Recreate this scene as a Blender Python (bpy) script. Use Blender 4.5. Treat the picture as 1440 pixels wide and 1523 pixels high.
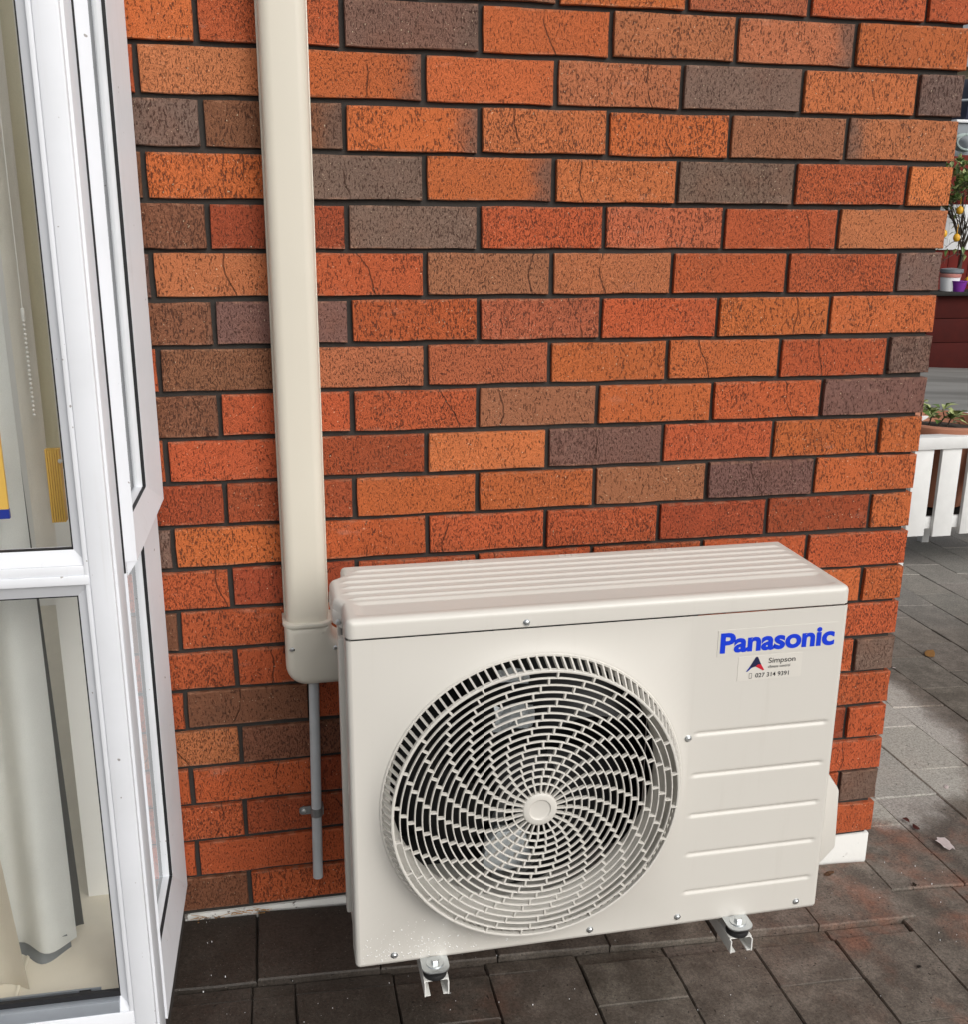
import bpy, bmesh, math, random
from mathutils import Vector, Matrix

# ------------------------------------------------------------------ camera, sky, sun, exposure
scene = bpy.context.scene
col = scene.collection
for o in list(bpy.data.objects):
    bpy.data.objects.remove(o, do_unlink=True)

def rotm(yaw, pitch, roll):
    return Matrix.Rotation(yaw, 3, 'Z') @ Matrix.Rotation(pitch, 3, 'X') @ Matrix.Rotation(roll, 3, 'Y')
F_PX, CX, CY = 1548.36, 720.0, 761.5
CAM_R = rotm(-0.2079, -0.2791, -0.0078)
CAM_P = Vector((0.086, -1.9299, 1.4499))
cam_d = bpy.data.cameras.new('camera')
cam = bpy.data.objects.new('camera', cam_d)
col.objects.link(cam)
rx, fw, up = CAM_R.col[0], CAM_R.col[1], CAM_R.col[2]
cam.matrix_world = Matrix(((rx[0], up[0], -fw[0], CAM_P[0]), (rx[1], up[1], -fw[1], CAM_P[1]),
                           (rx[2], up[2], -fw[2], CAM_P[2]), (0, 0, 0, 1)))
cam_d.sensor_fit = 'HORIZONTAL'
cam_d.sensor_width = 36.0
cam_d.lens = F_PX / 1440.0 * 36.0
cam_d.clip_start = 0.02
cam_d.clip_end = 2000
scene.camera = cam

SUN_EL, SUN_AZ = math.radians(36), math.radians(154)     # azimuth clockwise from +Y (behind and to the right of the viewer)
world = bpy.data.worlds.new('World')
scene.world = world
world.use_nodes = True
wn, wl = world.node_tree.nodes, world.node_tree.links
wn.clear()
sky = wn.new('ShaderNodeTexSky')
sky.sky_type = 'NISHITA'
sky.sun_disc = False
sky.sun_elevation = SUN_EL
sky.sun_rotation = SUN_AZ
sky.air_density = 1.0
sky.dust_density = 6.0
sky.ozone_density = 1.0
hs = wn.new('ShaderNodeHueSaturation')
hs.inputs['Saturation'].default_value = 0.22
bgn = wn.new('ShaderNodeBackground')
bgn.inputs['Strength'].default_value = 0.15
wo = wn.new('ShaderNodeOutputWorld')
wl.new(sky.outputs[0], hs.inputs['Color'])
wl.new(hs.outputs[0], bgn.inputs['Color'])
wl.new(bgn.outputs[0], wo.inputs['Surface'])

sd = bpy.data.lights.new('sun', 'SUN')
sd.energy = 0.9
sd.angle = math.radians(40)
sd.color = (1.0, 0.975, 0.94)
sun = bpy.data.objects.new('sun', sd)
col.objects.link(sun)
sdir = Vector((math.sin(SUN_AZ) * math.cos(SUN_EL), math.cos(SUN_AZ) * math.cos(SUN_EL), math.sin(SUN_EL)))
sun.rotation_euler = sdir.to_track_quat('Z', 'Y').to_euler()
sun.location = (3, -4, 6)

vs = scene.view_settings
vs.view_transform = 'Standard'
vs.look = 'None'
vs.exposure = -0.26
vs.gamma = 1.0
vs.use_curve_mapping = False

# ------------------------------------------------------------------ helpers
R = random.Random(7)

def px(x, y, Y):
    """photo pixel -> point on the plane y = Y"""
    d = CAM_R @ Vector(((x - CX) / F_PX, 1.0, -(y - CY) / F_PX))
    return CAM_P + d * ((Y - CAM_P[1]) / d[1])

GA, GB = 0.033, -0.045
def gz(x):
    """height of the paving: a gentle fall to the right"""
    return GA + GB * max(-2.0, min(9.5, x))

def link_mesh(name, me, mat=None, parent=None):
    o = bpy.data.objects.new(name, me)
    col.objects.link(o)
    if mat is not None and not me.materials:
        me.materials.append(mat)
    if parent is not None:
        o.parent = parent
    return o

def tag(o, label=None, cat=None, group=None, kind=None):
    if label: o['label'] = label
    if cat: o['category'] = cat
    if group: o['group'] = group
    if kind: o['kind'] = kind
    return o

def empty(name, loc=(0, 0, 0)):
    o = bpy.data.objects.new(name, None)
    o.location = loc
    o.empty_display_size = 0.05
    col.objects.link(o)
    return o

class MB:
    """collects shapes in a bmesh, builds ONE mesh object"""
    def __init__(self):
        self.bm = bmesh.new()
    def box(self, x0, x1, y0, y1, z0, z1, bevel=0.0, seg=2):
        b = bmesh.new()
        vs_ = [b.verts.new(c) for c in ((x0, y0, z0), (x1, y0, z0), (x1, y1, z0), (x0, y1, z0),
                                         (x0, y0, z1), (x1, y0, z1), (x1, y1, z1), (x0, y1, z1))]
        for f in ((0, 3, 2, 1), (4, 5, 6, 7), (0, 1, 5, 4), (1, 2, 6, 5), (2, 3, 7, 6), (3, 0, 4, 7)):
            b.faces.new([vs_[i] for i in f])
        if bevel > 0:
            bmesh.ops.bevel(b, geom=list(b.edges), offset=bevel, segments=seg, profile=0.5, affect='EDGES')
        self.merge(b)
        return self
    def merge(self, b, mat=None):
        if mat is not None:
            bmesh.ops.transform(b, matrix=mat, verts=b.verts)
        me = bpy.data.meshes.new('tmp')
        b.to_mesh(me)
        b.free()
        self.bm.from_mesh(me)
        bpy.data.meshes.remove(me)
    def quad(self, *pts):
        self.bm.faces.new([self.bm.verts.new(p) for p in pts])
        return self
    def prism(self, pts, axis, a0, a1, bevel=0.0, seg=2):
        """pts: 2D outline; axis 'x' -> (y,z), 'y' -> (x,z), 'z' -> (x,y)"""
        def mk(p, a):
            return {'x': (a, p[0], p[1]), 'y': (p[0], a, p[1]), 'z': (p[0], p[1], a)}[axis]
        b = bmesh.new()
        l0 = [b.verts.new(mk(p, a0)) for p in pts]
        l1 = [b.verts.new(mk(p, a1)) for p in pts]
        n = len(pts)
        b.faces.new(l0); b.faces.new(l1[::-1])
        for i in range(n):
            b.faces.new((l0[i], l1[i], l1[(i + 1) % n], l0[(i + 1) % n]))
        bmesh.ops.recalc_face_normals(b, faces=b.faces)
        if bevel > 0:
            bmesh.ops.bevel(b, geom=list(b.edges), offset=bevel, segments=seg, profile=0.5, affect='EDGES')
        self.merge(b)
        return self
    def tube(self, p0, p1, r0, r1=None, n=12, caps=True):
        p0, p1 = Vector(p0), Vector(p1)
        r1 = r0 if r1 is None else r1
        d = (p1 - p0).normalized()
        a = d.orthogonal().normalized()
        c = d.cross(a)
        l0, l1 = [], []
        for i in range(n):
            t = 2 * math.pi * i / n
            q = a * math.cos(t) + c * math.sin(t)
            l0.append(self.bm.verts.new(p0 + q * r0))
            l1.append(self.bm.verts.new(p1 + q * r1))
        for i in range(n):
            self.bm.faces.new((l0[i], l0[(i + 1) % n], l1[(i + 1) % n], l1[i]))
        if caps:
            self.bm.faces.new(l0[::-1]); self.bm.faces.new(l1)
        return self
    def lathe(self, prof, c, axis='y', n=64, closed=False):
        """prof: (r, a) pairs round an axis through c"""
        loops = []
        for r, a in prof:
            lp = []
            for i in range(n):
                t = 2 * math.pi * i / n
                if axis == 'y':
                    p = (c[0] + r * math.cos(t), c[1] + a, c[2] + r * math.sin(t))
                else:
                    p = (c[0] + r * math.cos(t), c[1] + r * math.sin(t), c[2] + a)
                lp.append(self.bm.verts.new(p))
            loops.append(lp)
        m = len(loops)
        for k in range(m if closed else m - 1):
            A, B = loops[k], loops[(k + 1) % m]
            for i in range(n):
                self.bm.faces.new((A[i], A[(i + 1) % n], B[(i + 1) % n], B[i]))
        return loops
    def cap(self, loop, flip=False):
        self.bm.faces.new(loop[::-1] if flip else loop)
    def build(self, name, mat, parent=None, smooth=True, angle=35, recalc=True):
        if recalc:
            bmesh.ops.recalc_face_normals(self.bm, faces=self.bm.faces)
        me = bpy.data.meshes.new(name)
        self.bm.to_mesh(me)
        self.bm.free()
        if smooth:
            for p in me.polygons:
                p.use_smooth = True
            me.set_sharp_from_angle(angle=math.radians(angle))
        return link_mesh(name, me, mat, parent)

# ------------------------------------------------------------------ materials
def mat_new(name):
    m = bpy.data.materials.new(name)
    m.use_nodes = True
    nt = m.node_tree
    nt.nodes.clear()
    out = nt.nodes.new('ShaderNodeOutputMaterial')
    bs = nt.nodes.new('ShaderNodeBsdfPrincipled')
    nt.links.new(bs.outputs[0], out.inputs[0])
    return m, nt, bs, out

def N(nt, t, **kw):
    n = nt.nodes.new(t)
    for k, v in kw.items():
        setattr(n, k, v)
    return n

def setin(nt, sock, v):
    if hasattr(v, 'is_linked') or hasattr(v, 'links'):
        nt.links.new(v, sock)
    else:
        sock.default_value = v

def mth(nt, op, a, b=None, c=None, clamp=False):
    n = N(nt, 'ShaderNodeMath', operation=op, use_clamp=clamp)
    for i, v in enumerate((a, b, c)):
        if v is not None:
            setin(nt, n.inputs[i], v)
    return n.outputs[0]

def mix(nt, f, a, b, blend='MIX'):
    n = N(nt, 'ShaderNodeMix', data_type='RGBA', blend_type=blend)
    setin(nt, n.inputs[0], f)
    for s, v in ((n.inputs[6], a), (n.inputs[7], b)):
        if isinstance(v, (tuple, list)):
            s.default_value = (v[0], v[1], v[2], 1)
        else:
            nt.links.new(v, s)
    return n.outputs[2]

def noise(nt, vec, scale, detail=2.0, rough=0.5, mscale=None, loc=None):
    if mscale is not None or loc is not None:
        mp = N(nt, 'ShaderNodeMapping')
        nt.links.new(vec, mp.inputs[0])
        if mscale is not None: mp.inputs['Scale'].default_value = mscale
        if loc is not None: mp.inputs['Location'].default_value = loc
        vec = mp.outputs[0]
    n = N(nt, 'ShaderNodeTexNoise')
    nt.links.new(vec, n.inputs['Vector'])
    n.inputs['Scale'].default_value = scale
    n.inputs['Detail'].default_value = detail
    n.inputs['Roughness'].default_value = rough
    return n.outputs['Fac']

def ramp(nt, v, lo, hi):
    n = N(nt, 'ShaderNodeMapRange', interpolation_type='SMOOTHSTEP')
    nt.links.new(v, n.inputs[0])
    n.inputs[1].default_value = lo
    n.inputs[2].default_value = hi
    return n.outputs[0]

def bump(nt, bs, h, strength=0.5, dist=0.002):
    b = N(nt, 'ShaderNodeBump')
    b.inputs['Strength'].default_value = strength
    b.inputs['Distance'].default_value = dist
    nt.links.new(h, b.inputs['Height'])
    nt.links.new(b.outputs[0], bs.inputs['Normal'])

def simple(name, c, rough=0.5, metal=0.0, spec=0.5, var=0.06, nscale=20.0, bumps=0.0, bscale=300.0):
    """plain colour with a little procedural mottling and wear"""
    m, nt, bs, out = mat_new(name)
    pos = N(nt, 'ShaderNodeNewGeometry').outputs['Position']
    n1 = noise(nt, pos, nscale, 4.0, 0.6)
    f = mth(nt, 'MULTIPLY_ADD', n1, 2 * var, 1.0 - var)
    cc = N(nt, 'ShaderNodeVectorMath', operation='SCALE')
    cc.inputs[0].default_value = c
    nt.links.new(f, cc.inputs['Scale'])
    nt.links.new(cc.outputs[0], bs.inputs['Base Color'])
    nt.links.new(mth(nt, 'MULTIPLY_ADD', n1, 0.2, rough - 0.1, clamp=True), bs.inputs['Roughness'])
    bs.inputs['Metallic'].default_value = metal
    bs.inputs['Specular IOR Level'].default_value = spec
    if bumps > 0:
        bump(nt, bs, noise(nt, pos, bscale, 3.0), bumps, 0.001)
    return m

def brick_material():
    m, nt, bs, out = mat_new('wirecut_brick')
    geo = N(nt, 'ShaderNodeNewGeometry')
    pos = geo.outputs['Position']
    oi = N(nt, 'ShaderNodeObjectInfo')
    tc = N(nt, 'ShaderNodeTexCoord')
    sx = N(nt, 'ShaderNodeSeparateXYZ')
    nt.links.new(tc.outputs['Object'], sx.inputs[0])
    lx, lz = sx.outputs[0], sx.outputs[2]
    rnd = oi.outputs['Random']
    base = oi.outputs['Color']
    # colour drifts over one face: browner and darker clouds
    cl = noise(nt, pos, 9.0, 3.0, 0.6)
    c1 = mix(nt, mth(nt, 'MULTIPLY', ramp(nt, cl, 0.45, 0.75), 0.22), base, (0.30, 0.10, 0.045))
    # fire-flashed end (object alpha: 0 left, 0.5 none, 1 right)
    al = mth(nt, 'MULTIPLY_ADD', oi.outputs['Alpha'], 2.0, -1.0)
    fl = mth(nt, 'MULTIPLY', lx, al)
    fl = mth(nt, 'ADD', fl, mth(nt, 'MULTIPLY_ADD', noise(nt, pos, 30.0, 3.0), 0.06, -0.03))
    fl = ramp(nt, fl, 0.055, 0.115)
    c2 = mix(nt, mth(nt, 'MULTIPLY', fl, 0.8), c1, (0.16, 0.10, 0.075))
    # drag-texture pits: short, upright, dark
    pit = noise(nt, pos, 1.0, 3.0, 0.62, (410, 410, 155))
    pth = mth(nt, 'MULTIPLY_ADD', mth(nt, 'FRACT', mth(nt, 'MULTIPLY', rnd, 7.7)), 0.05, -0.035)
    pitm = ramp(nt, mth(nt, 'ADD', mth(nt, 'ADD', pit, pth), mth(nt, 'MULTIPLY_ADD', noise(nt, pos, 16.0, 2.0), 0.12, -0.06)), 0.55, 0.62)
    pit2 = noise(nt, pos, 1.0, 2.0, 0.5, (900, 900, 520), (3, 1, 7))
    pitm2 = mth(nt, 'MULTIPLY', ramp(nt, pit2, 0.53, 0.66), 0.38)
    pm = mth(nt, 'MAXIMUM', pitm, pitm2)
    c3 = mix(nt, mth(nt, 'MULTIPLY', pm, 0.82), c2, (0.058, 0.019, 0.011))
    # one curved drag crack on many bricks
    x0 = mth(nt, 'MULTIPLY_ADD', mth(nt, 'FRACT', mth(nt, 'MULTIPLY', rnd, 17.3)), 0.19, -0.095)
    wob = mth(nt, 'SINE', mth(nt, 'MULTIPLY_ADD', lz, 62.0, mth(nt, 'MULTIPLY', rnd, 40.0)))
    slope = mth(nt, 'MULTIPLY', lz, mth(nt, 'MULTIPLY_ADD', mth(nt, 'FRACT', mth(nt, 'MULTIPLY', rnd, 31.7)), 0.7, -0.45))
    dx = mth(nt, 'SUBTRACT', lx, mth(nt, 'ADD', mth(nt, 'MULTIPLY_ADD', wob, 0.005, x0), slope))
    dx = mth(nt, 'ADD', dx, mth(nt, 'MULTIPLY_ADD', noise(nt, pos, 60.0, 2.0), 0.008, -0.004))
    crack = mth(nt, 'SUBTRACT', 1.0, ramp(nt, mth(nt, 'ABSOLUTE', dx), 0.0004, 0.0019))
    has = mth(nt, 'GREATER_THAN', mth(nt, 'FRACT', mth(nt, 'MULTIPLY', rnd, 53.1)), 0.55)
    vfade = ramp(nt, noise(nt, pos, 22.0, 1.0), 0.38, 0.5)
    crack = mth(nt, 'MULTIPLY', mth(nt, 'MULTIPLY', crack, has), vfade)
    c4 = mix(nt, mth(nt, 'MULTIPLY', crack, 0.75), c3, (0.07, 0.025, 0.013))
    # pale sand flecks and a chalky bloom towards the arrises
    fk = ramp(nt, noise(nt, pos, 1.0, 1.0, 0.5, (260, 260, 260), (9, 2, 4)), 0.745, 0.775)
    c5 = mix(nt, mth(nt, 'MULTIPLY', fk, 0.75), c4, (0.75, 0.62, 0.42))
    edge = mth(nt, 'MAXIMUM', ramp(nt, mth(nt, 'ABSOLUTE', lz), 0.0315, 0.0365), 0.0)
    eb = mth(nt, 'MULTIPLY', edge, ramp(nt, noise(nt, pos, 45.0, 3.0), 0.4, 0.65))
    c6 = mix(nt, mth(nt, 'MULTIPLY', eb, 0.35), c5, (0.55, 0.30, 0.19))
    sm = ramp(nt, noise(nt, pos, 1.0, 4.0, 0.65, (11, 11, 26), (2, 0, 3)), 0.60, 0.78)
    c6 = mix(nt, mth(nt, 'MULTIPLY', sm, 0.22), c6, (0.62, 0.42, 0.33))
    dk = ramp(nt, noise(nt, pos, 1.0, 4.0, 0.65, (7, 7, 15), (6, 0, 1)), 0.58, 0.80)
    c6 = mix(nt, mth(nt, 'MULTIPLY', dk, 0.35), c6, (0.10, 0.045, 0.025))
    nt.links.new(c6, bs.inputs['Base Color'])
    bs.inputs['Roughness'].default_value = 0.72
    bs.inputs['Specular IOR Level'].default_value = 0.35
    gr = noise(nt, pos, 900.0, 2.0)
    h = mth(nt, 'SUBTRACT', mth(nt, 'MULTIPLY', gr, 0.25), mth(nt, 'ADD', mth(nt, 'MULTIPLY', pm, 0.9), mth(nt, 'MULTIPLY', crack, 0.8)))
    h = mth(nt, 'ADD', h, mth(nt, 'MULTIPLY', noise(nt, pos, 35.0, 3.0), 0.6))
    bump(nt, bs, h, 1.0, 0.0032)
    return m

def paver_material():
    m, nt, bs, out = mat_new('concrete_paver')
    geo = N(nt, 'ShaderNodeNewGeometry')
    pos = geo.outputs['Position']
    oi = N(nt, 'ShaderNodeObjectInfo')
    sp = N(nt, 'ShaderNodeSeparateXYZ')
    nt.links.new(pos, sp.inputs[0])
    X, Y = sp.outputs[0], sp.outputs[1]
    big = noise(nt, pos, 2.6, 4.0, 0.6)
    mid = noise(nt, pos, 14.0, 4.0, 0.65)
    fine = noise(nt, pos, 420.0, 2.0, 0.6)
    base = mix(nt, ramp(nt, mid, 0.35, 0.7), (0.100, 0.083, 0.068), (0.178, 0.152, 0.128))
    # red oxide pavers worn through the grey
    red = mth(nt, 'MULTIPLY', ramp(nt, noise(nt, pos, 5.0, 4.0, 0.65, None, (1.3, 4.1, 0)), 0.45, 0.72), 0.70)
    rz = mth(nt, 'MULTIPLY', ramp(nt, X, 0.95, 1.35), mth(nt, 'SUBTRACT', 1.0, ramp(nt, Y, 0.15, 0.75)))
    rz2 = mth(nt, 'MULTIPLY', mth(nt, 'SUBTRACT', 1.0, ramp(nt, mth(nt, 'ABSOLUTE', mth(nt, 'SUBTRACT', X, 0.42)), 0.03, 0.16)), 0.8)
    base = mix(nt, mth(nt, 'MULTIPLY', red, mth(nt, 'MAXIMUM', rz, rz2)), base, (0.27, 0.105, 0.062))
    # damp, algae-dark paving, shade painted in leftwards; a pale dry patch past the corner
    wet_shaded_x = mth(nt, 'ADD', X, mth(nt, 'MULTIPLY_ADD', big, 0.8, -0.4))
    wet_shaded = mth(nt, 'SUBTRACT', 1.0, ramp(nt, wet_shaded_x, 0.10, 1.05))
    base = mix(nt, mth(nt, 'MULTIPLY', wet_shaded, 0.80), base, (0.018, 0.014, 0.011))
    dx = mth(nt, 'MULTIPLY', mth(nt, 'SUBTRACT', X, 1.62), 1.0)
    dy = mth(nt, 'SUBTRACT', Y, 0.75)
    dd = mth(nt, 'ADD', mth(nt, 'MULTIPLY', mth(nt, 'MULTIPLY', dx, dx), 2.2), mth(nt, 'MULTIPLY', mth(nt, 'MULTIPLY', dy, dy), 1.5))
    dd = mth(nt, 'ADD', dd, mth(nt, 'MULTIPLY_ADD', noise(nt, pos, 7.0, 4.0, 0.7), 0.5, -0.25))
    dry = mth(nt, 'SUBTRACT', 1.0, ramp(nt, dd, 0.42, 0.62))
    base = mix(nt, mth(nt, 'MULTIPLY', dry, 0.85), base, (0.42, 0.40, 0.365))
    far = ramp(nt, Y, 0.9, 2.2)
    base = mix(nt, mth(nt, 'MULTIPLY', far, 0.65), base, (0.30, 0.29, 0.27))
    base = mix(nt, 0.35, base, oi.outputs['Color'], 'MULTIPLY')
    gr2 = noise(nt, pos, 170.0, 3.0, 0.7)
    sp1 = mth(nt, 'MULTIPLY', mth(nt, 'MULTIPLY_ADD', fine, 1.1, 0.45), mth(nt, 'MULTIPLY_ADD', gr2, 1.8, 0.10))
    cc = N(nt, 'ShaderNodeVectorMath', operation='SCALE')
    nt.links.new(base, cc.inputs[0]); nt.links.new(sp1, cc.inputs['Scale'])
    dots = ramp(nt, noise(nt, pos, 300.0, 1.0, 0.5, None, (5, 5, 1)), 0.74, 0.78)
    c2 = mix(nt, mth(nt, 'MULTIPLY', dots, 0.5), cc.outputs[0], (0.30, 0.27, 0.24))
    holes = ramp(nt, noise(nt, pos, 130.0, 1.0, 0.5, None, (2, 7, 1)), 0.70, 0.76)
    c2 = mix(nt, mth(nt, 'MULTIPLY', holes, 0.8), c2, (0.012, 0.01, 0.008))
    nt.links.new(c2, bs.inputs['Base Color'])
    rr = mth(nt, 'MULTIPLY_ADD', wet_shaded, -0.18, 0.72)
    rr = mth(nt, 'ADD', rr, mth(nt, 'MULTIPLY_ADD', mid, 0.25, -0.12), clamp=True)
    nt.links.new(rr, bs.inputs['Roughness'])
    bs.inputs['Specular IOR Level'].default_value = 0.35
    h = mth(nt, 'ADD', mth(nt, 'MULTIPLY', fine, 0.6), mth(nt, 'MULTIPLY', mid, 1.2))
    h = mth(nt, 'SUBTRACT', h, holes)
    bump(nt, bs, h, 0.6, 0.002)
    return m

def glass_material():
    m = bpy.data.materials.new('window_glass')
    m.use_nodes = True
    nt = m.node_tree
    nt.nodes.clear()
    out = N(nt, 'ShaderNodeOutputMaterial')
    tr = N(nt, 'ShaderNodeBsdfTransparent')
    tr.inputs[0].default_value = (0.98, 0.985, 0.98, 1)
    gl = N(nt, 'ShaderNodeBsdfGlossy')
    gl.inputs['Roughness'].default_value = 0.0
    gl.inputs[0].default_value = (0.95, 0.97, 0.97, 1)
    ge = N(nt, 'ShaderNodeNewGeometry')
    dt = N(nt, 'ShaderNodeVectorMath', operation='DOT_PRODUCT')
    nt.links.new(ge.outputs['Incoming'], dt.inputs[0]); nt.links.new(ge.outputs['Normal'], dt.inputs[1])
    om = mth(nt, 'SUBTRACT', 1.0, mth(nt, 'ABSOLUTE', dt.outputs['Value']), clamp=True)
    f2 = mth(nt, 'MULTIPLY_ADD', mth(nt, 'POWER', om, 5.0), 0.92, 0.05, clamp=True)
    mx = N(nt, 'ShaderNodeMixShader')
    nt.links.new(f2, mx.inputs[0])
    nt.links.new(tr.outputs[0], mx.inputs[1])
    nt.links.new(gl.outputs[0], mx.inputs[2])
    nt.links.new(mx.outputs[0], out.inputs[0])
    return m

def cloth(name, c, sheer=0.0):
    m, nt, bs, out = mat_new(name)
    pos = N(nt, 'ShaderNodeNewGeometry').outputs['Position']
    weave = noise(nt, pos, 1.0, 2.0, 0.5, (900, 900, 500))
    cl = noise(nt, pos, 12.0, 3.0)
    f = mth(nt, 'ADD', mth(nt, 'MULTIPLY_ADD', weave, 0.16, 0.86), mth(nt, 'MULTIPLY_ADD', cl, 0.12, -0.06))
    cc = N(nt, 'ShaderNodeVectorMath', operation='SCALE')
    cc.inputs[0].default_value = c
    nt.links.new(f, cc.inputs['Scale'])
    nt.links.new(cc.outputs[0], bs.inputs['Base Color'])
    bs.inputs['Roughness'].default_value = 0.9
    bs.inputs['Specular IOR Level'].default_value = 0.15
    bump(nt, bs, weave, 0.2, 0.0006)
    return m

def frame_material():
    m, nt, bs, out = mat_new('white_powder_coat')
    pos = N(nt, 'ShaderNodeNewGeometry').outputs['Position']
    n1 = noise(nt, pos, 8.0, 4.0, 0.6)
    c = mix(nt, ramp(nt, n1, 0.35, 0.75), (0.775, 0.795, 0.835), (0.735, 0.755, 0.79))
    sp = ramp(nt, noise(nt, pos, 95.0, 1.0), 0.775, 0.80)
    c = mix(nt, mth(nt, 'MULTIPLY', sp, 0.7), c, (0.18, 0.15, 0.12))
    streak = ramp(nt, noise(nt, pos, 1.0, 3.0, 0.6, (70, 70, 3)), 0.58, 0.8)
    c = mix(nt, mth(nt, 'MULTIPLY', streak, 0.12), c, (0.45, 0.42, 0.36))
    nt.links.new(c, bs.inputs['Base Color'])
    bs.inputs['Roughness'].default_value = 0.55
    bump(nt, bs, noise(nt, pos, 700.0, 2.0), 0.06, 0.0005)
    return m

def paint_material():
    m, nt, bs, out = mat_new('cream_enamel')
    pos = N(nt, 'ShaderNodeNewGeometry').outputs['Position']
    n1 = noise(nt, pos, 5.0, 3.0, 0.5)
    c = mix(nt, n1, (0.622, 0.600, 0.550), (0.655, 0.632, 0.582))
    st = ramp(nt, noise(nt, pos, 1.0, 4.0, 0.65, (45, 45, 2.5)), 0.56, 0.80)
    c = mix(nt, mth(nt, 'MULTIPLY', st, 0.10), c, (0.40, 0.36, 0.30))
    du = ramp(nt, noise(nt, pos, 240.0, 2.0, 0.6), 0.70, 0.78)
    c = mix(nt, mth(nt, 'MULTIPLY', du, 0.16), c, (0.34, 0.29, 0.23))
    nt.links.new(c, bs.inputs['Base Color'])
    nt.links.new(mth(nt, 'MULTIPLY_ADD', noise(nt, pos, 30.0, 3.0), 0.12, 0.30), bs.inputs['Roughness'])
    bs.inputs['Specular IOR Level'].default_value = 0.5
    bump(nt, bs, noise(nt, pos, 1300.0, 1.0), 0.05, 0.0004)
    return m

def concrete_material():
    m, nt, bs, out = mat_new('yard_concrete')
    pos = N(nt, 'ShaderNodeNewGeometry').outputs['Position']
    a = noise(nt, pos, 1.0, 4.0, 0.6, (0.35, 2.5, 1))
    b = noise(nt, pos, 6.0, 4.0, 0.6)
    c = mix(nt, ramp(nt, a, 0.35, 0.65), (0.14, 0.14, 0.13), (0.27, 0.27, 0.255))
    c = mix(nt, mth(nt, 'MULTIPLY', b, 0.4), c, (0.2, 0.2, 0.19))
    nt.links.new(c, bs.inputs['Base Color'])
    bs.inputs['Roughness'].default_value = 0.6
    return m

def footing_material():
    m, nt, bs, out = mat_new('white_painted_footing')
    pos = N(nt, 'ShaderNodeNewGeometry').outputs['Position']
    sp = N(nt, 'ShaderNodeSeparateXYZ'); nt.links.new(pos, sp.inputs[0])
    n1 = noise(nt, pos, 38.0, 4.0, 0.7)
    flake = ramp(nt, mth(nt, 'ADD', n1, mth(nt, 'MULTIPLY', mth(nt, 'SUBTRACT', 1.0, ramp(nt, sp.outputs[0], -0.1, 0.3)), 0.14)), 0.66, 0.73)
    c = mix(nt, mth(nt, 'MULTIPLY', flake, 0.85), (0.74, 0.74, 0.71), (0.09, 0.065, 0.045))
    nt.links.new(c, bs.inputs['Base Color'])
    bs.inputs['Roughness'].default_value = 0.8
    bump(nt, bs, n1, 0.5, 0.003)
    return m

M = {}
M['brick'] = brick_material()
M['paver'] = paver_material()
M['glass'] = glass_material()
M['frame'] = frame_material()
M['cream'] = paint_material()
M['concrete'] = concrete_material()
M['footing'] = footing_material()
M['mortar'] = simple('dark_mortar', (0.037, 0.032, 0.028), 0.9, var=0.35, nscale=60, bumps=0.6, bscale=400)
M['bed'] = simple('sandy_grit', (0.035, 0.029, 0.024), 0.9, var=0.4, nscale=40, bumps=0.6)
M['duct'] = simple('cream_plastic', (0.67, 0.63, 0.535), 0.38, var=0.03, nscale=6)
M['elbow'] = simple('cream_moulded_plastic', (0.66, 0.63, 0.545), 0.32, var=0.03, nscale=6)
M['pvc'] = simple('grey_pvc', (0.52, 0.55, 0.57), 0.35, var=0.08, nscale=25)
M['zinc'] = simple('zinc_plated_steel', (0.62, 0.65, 0.66), 0.32, metal=0.9, var=0.12, nscale=80)
M['dullzinc'] = simple('weathered_galvanised_steel', (0.30, 0.31, 0.31), 0.5, metal=0.8, var=0.25, nscale=90)
M['rubber'] = simple('black_rubber', (0.012, 0.012, 0.013), 0.6)
M['gasket'] = simple('glazing_gasket', (0.01, 0.01, 0.012), 0.6)
M['arm'] = simple('white_coated_steel', (0.72, 0.72, 0.69), 0.45, var=0.08, nscale=60)
M['fan'] = simple('charcoal_fan_plastic', (0.014, 0.0145, 0.016), 0.35, var=0.1)
M['coil'] = simple('dark_coil_fins', (0.010, 0.010, 0.011), 0.55, metal=0.3, var=0.3, nscale=200)
M['foil'] = simple('foil_wrap', (0.58, 0.62, 0.64), 0.30, metal=0.3, var=0.25, nscale=60, bumps=0.8, bscale=60)
M['blue'] = simple('blue_vinyl', (0.001, 0.040, 0.62), 0.4, var=0.02)
M['navy'] = simple('navy_vinyl', (0.012, 0.016, 0.06), 0.4, var=0.02)
M['royal'] = simple('royal_blue_vinyl', (0.01, 0.03, 0.28), 0.4, var=0.02)
M['redv'] = simple('red_vinyl', (0.55, 0.012, 0.03), 0.4, var=0.02)
M['ink'] = simple('black_ink', (0.015, 0.015, 0.018), 0.5, var=0.02)
M['clear'] = simple('clear_sticker_film', (0.67, 0.645, 0.59), 0.30, var=0.03)
M['drop'] = simple('water_bead', (0.80, 0.80, 0.78), 0.08, spec=0.8, var=0.02)
M['wallin'] = simple('painted_lining', (0.80, 0.79, 0.75), 0.7, var=0.05, nscale=5)
M['floorin'] = simple('beige_vinyl_floor', (0.70, 0.65, 0.54), 0.55, var=0.10, nscale=14)
M['curtain'] = cloth('pale_grey_curtain_lining', (0.90, 0.91, 0.875))
M['cream_cloth'] = cloth('cream_curtain_cloth', (0.84, 0.78, 0.66))
M['lining'] = cloth('grey_inner_lining', (0.34, 0.36, 0.37))
M['darkstrip'] = cloth('charcoal_strip', (0.20, 0.20, 0.19))
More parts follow.
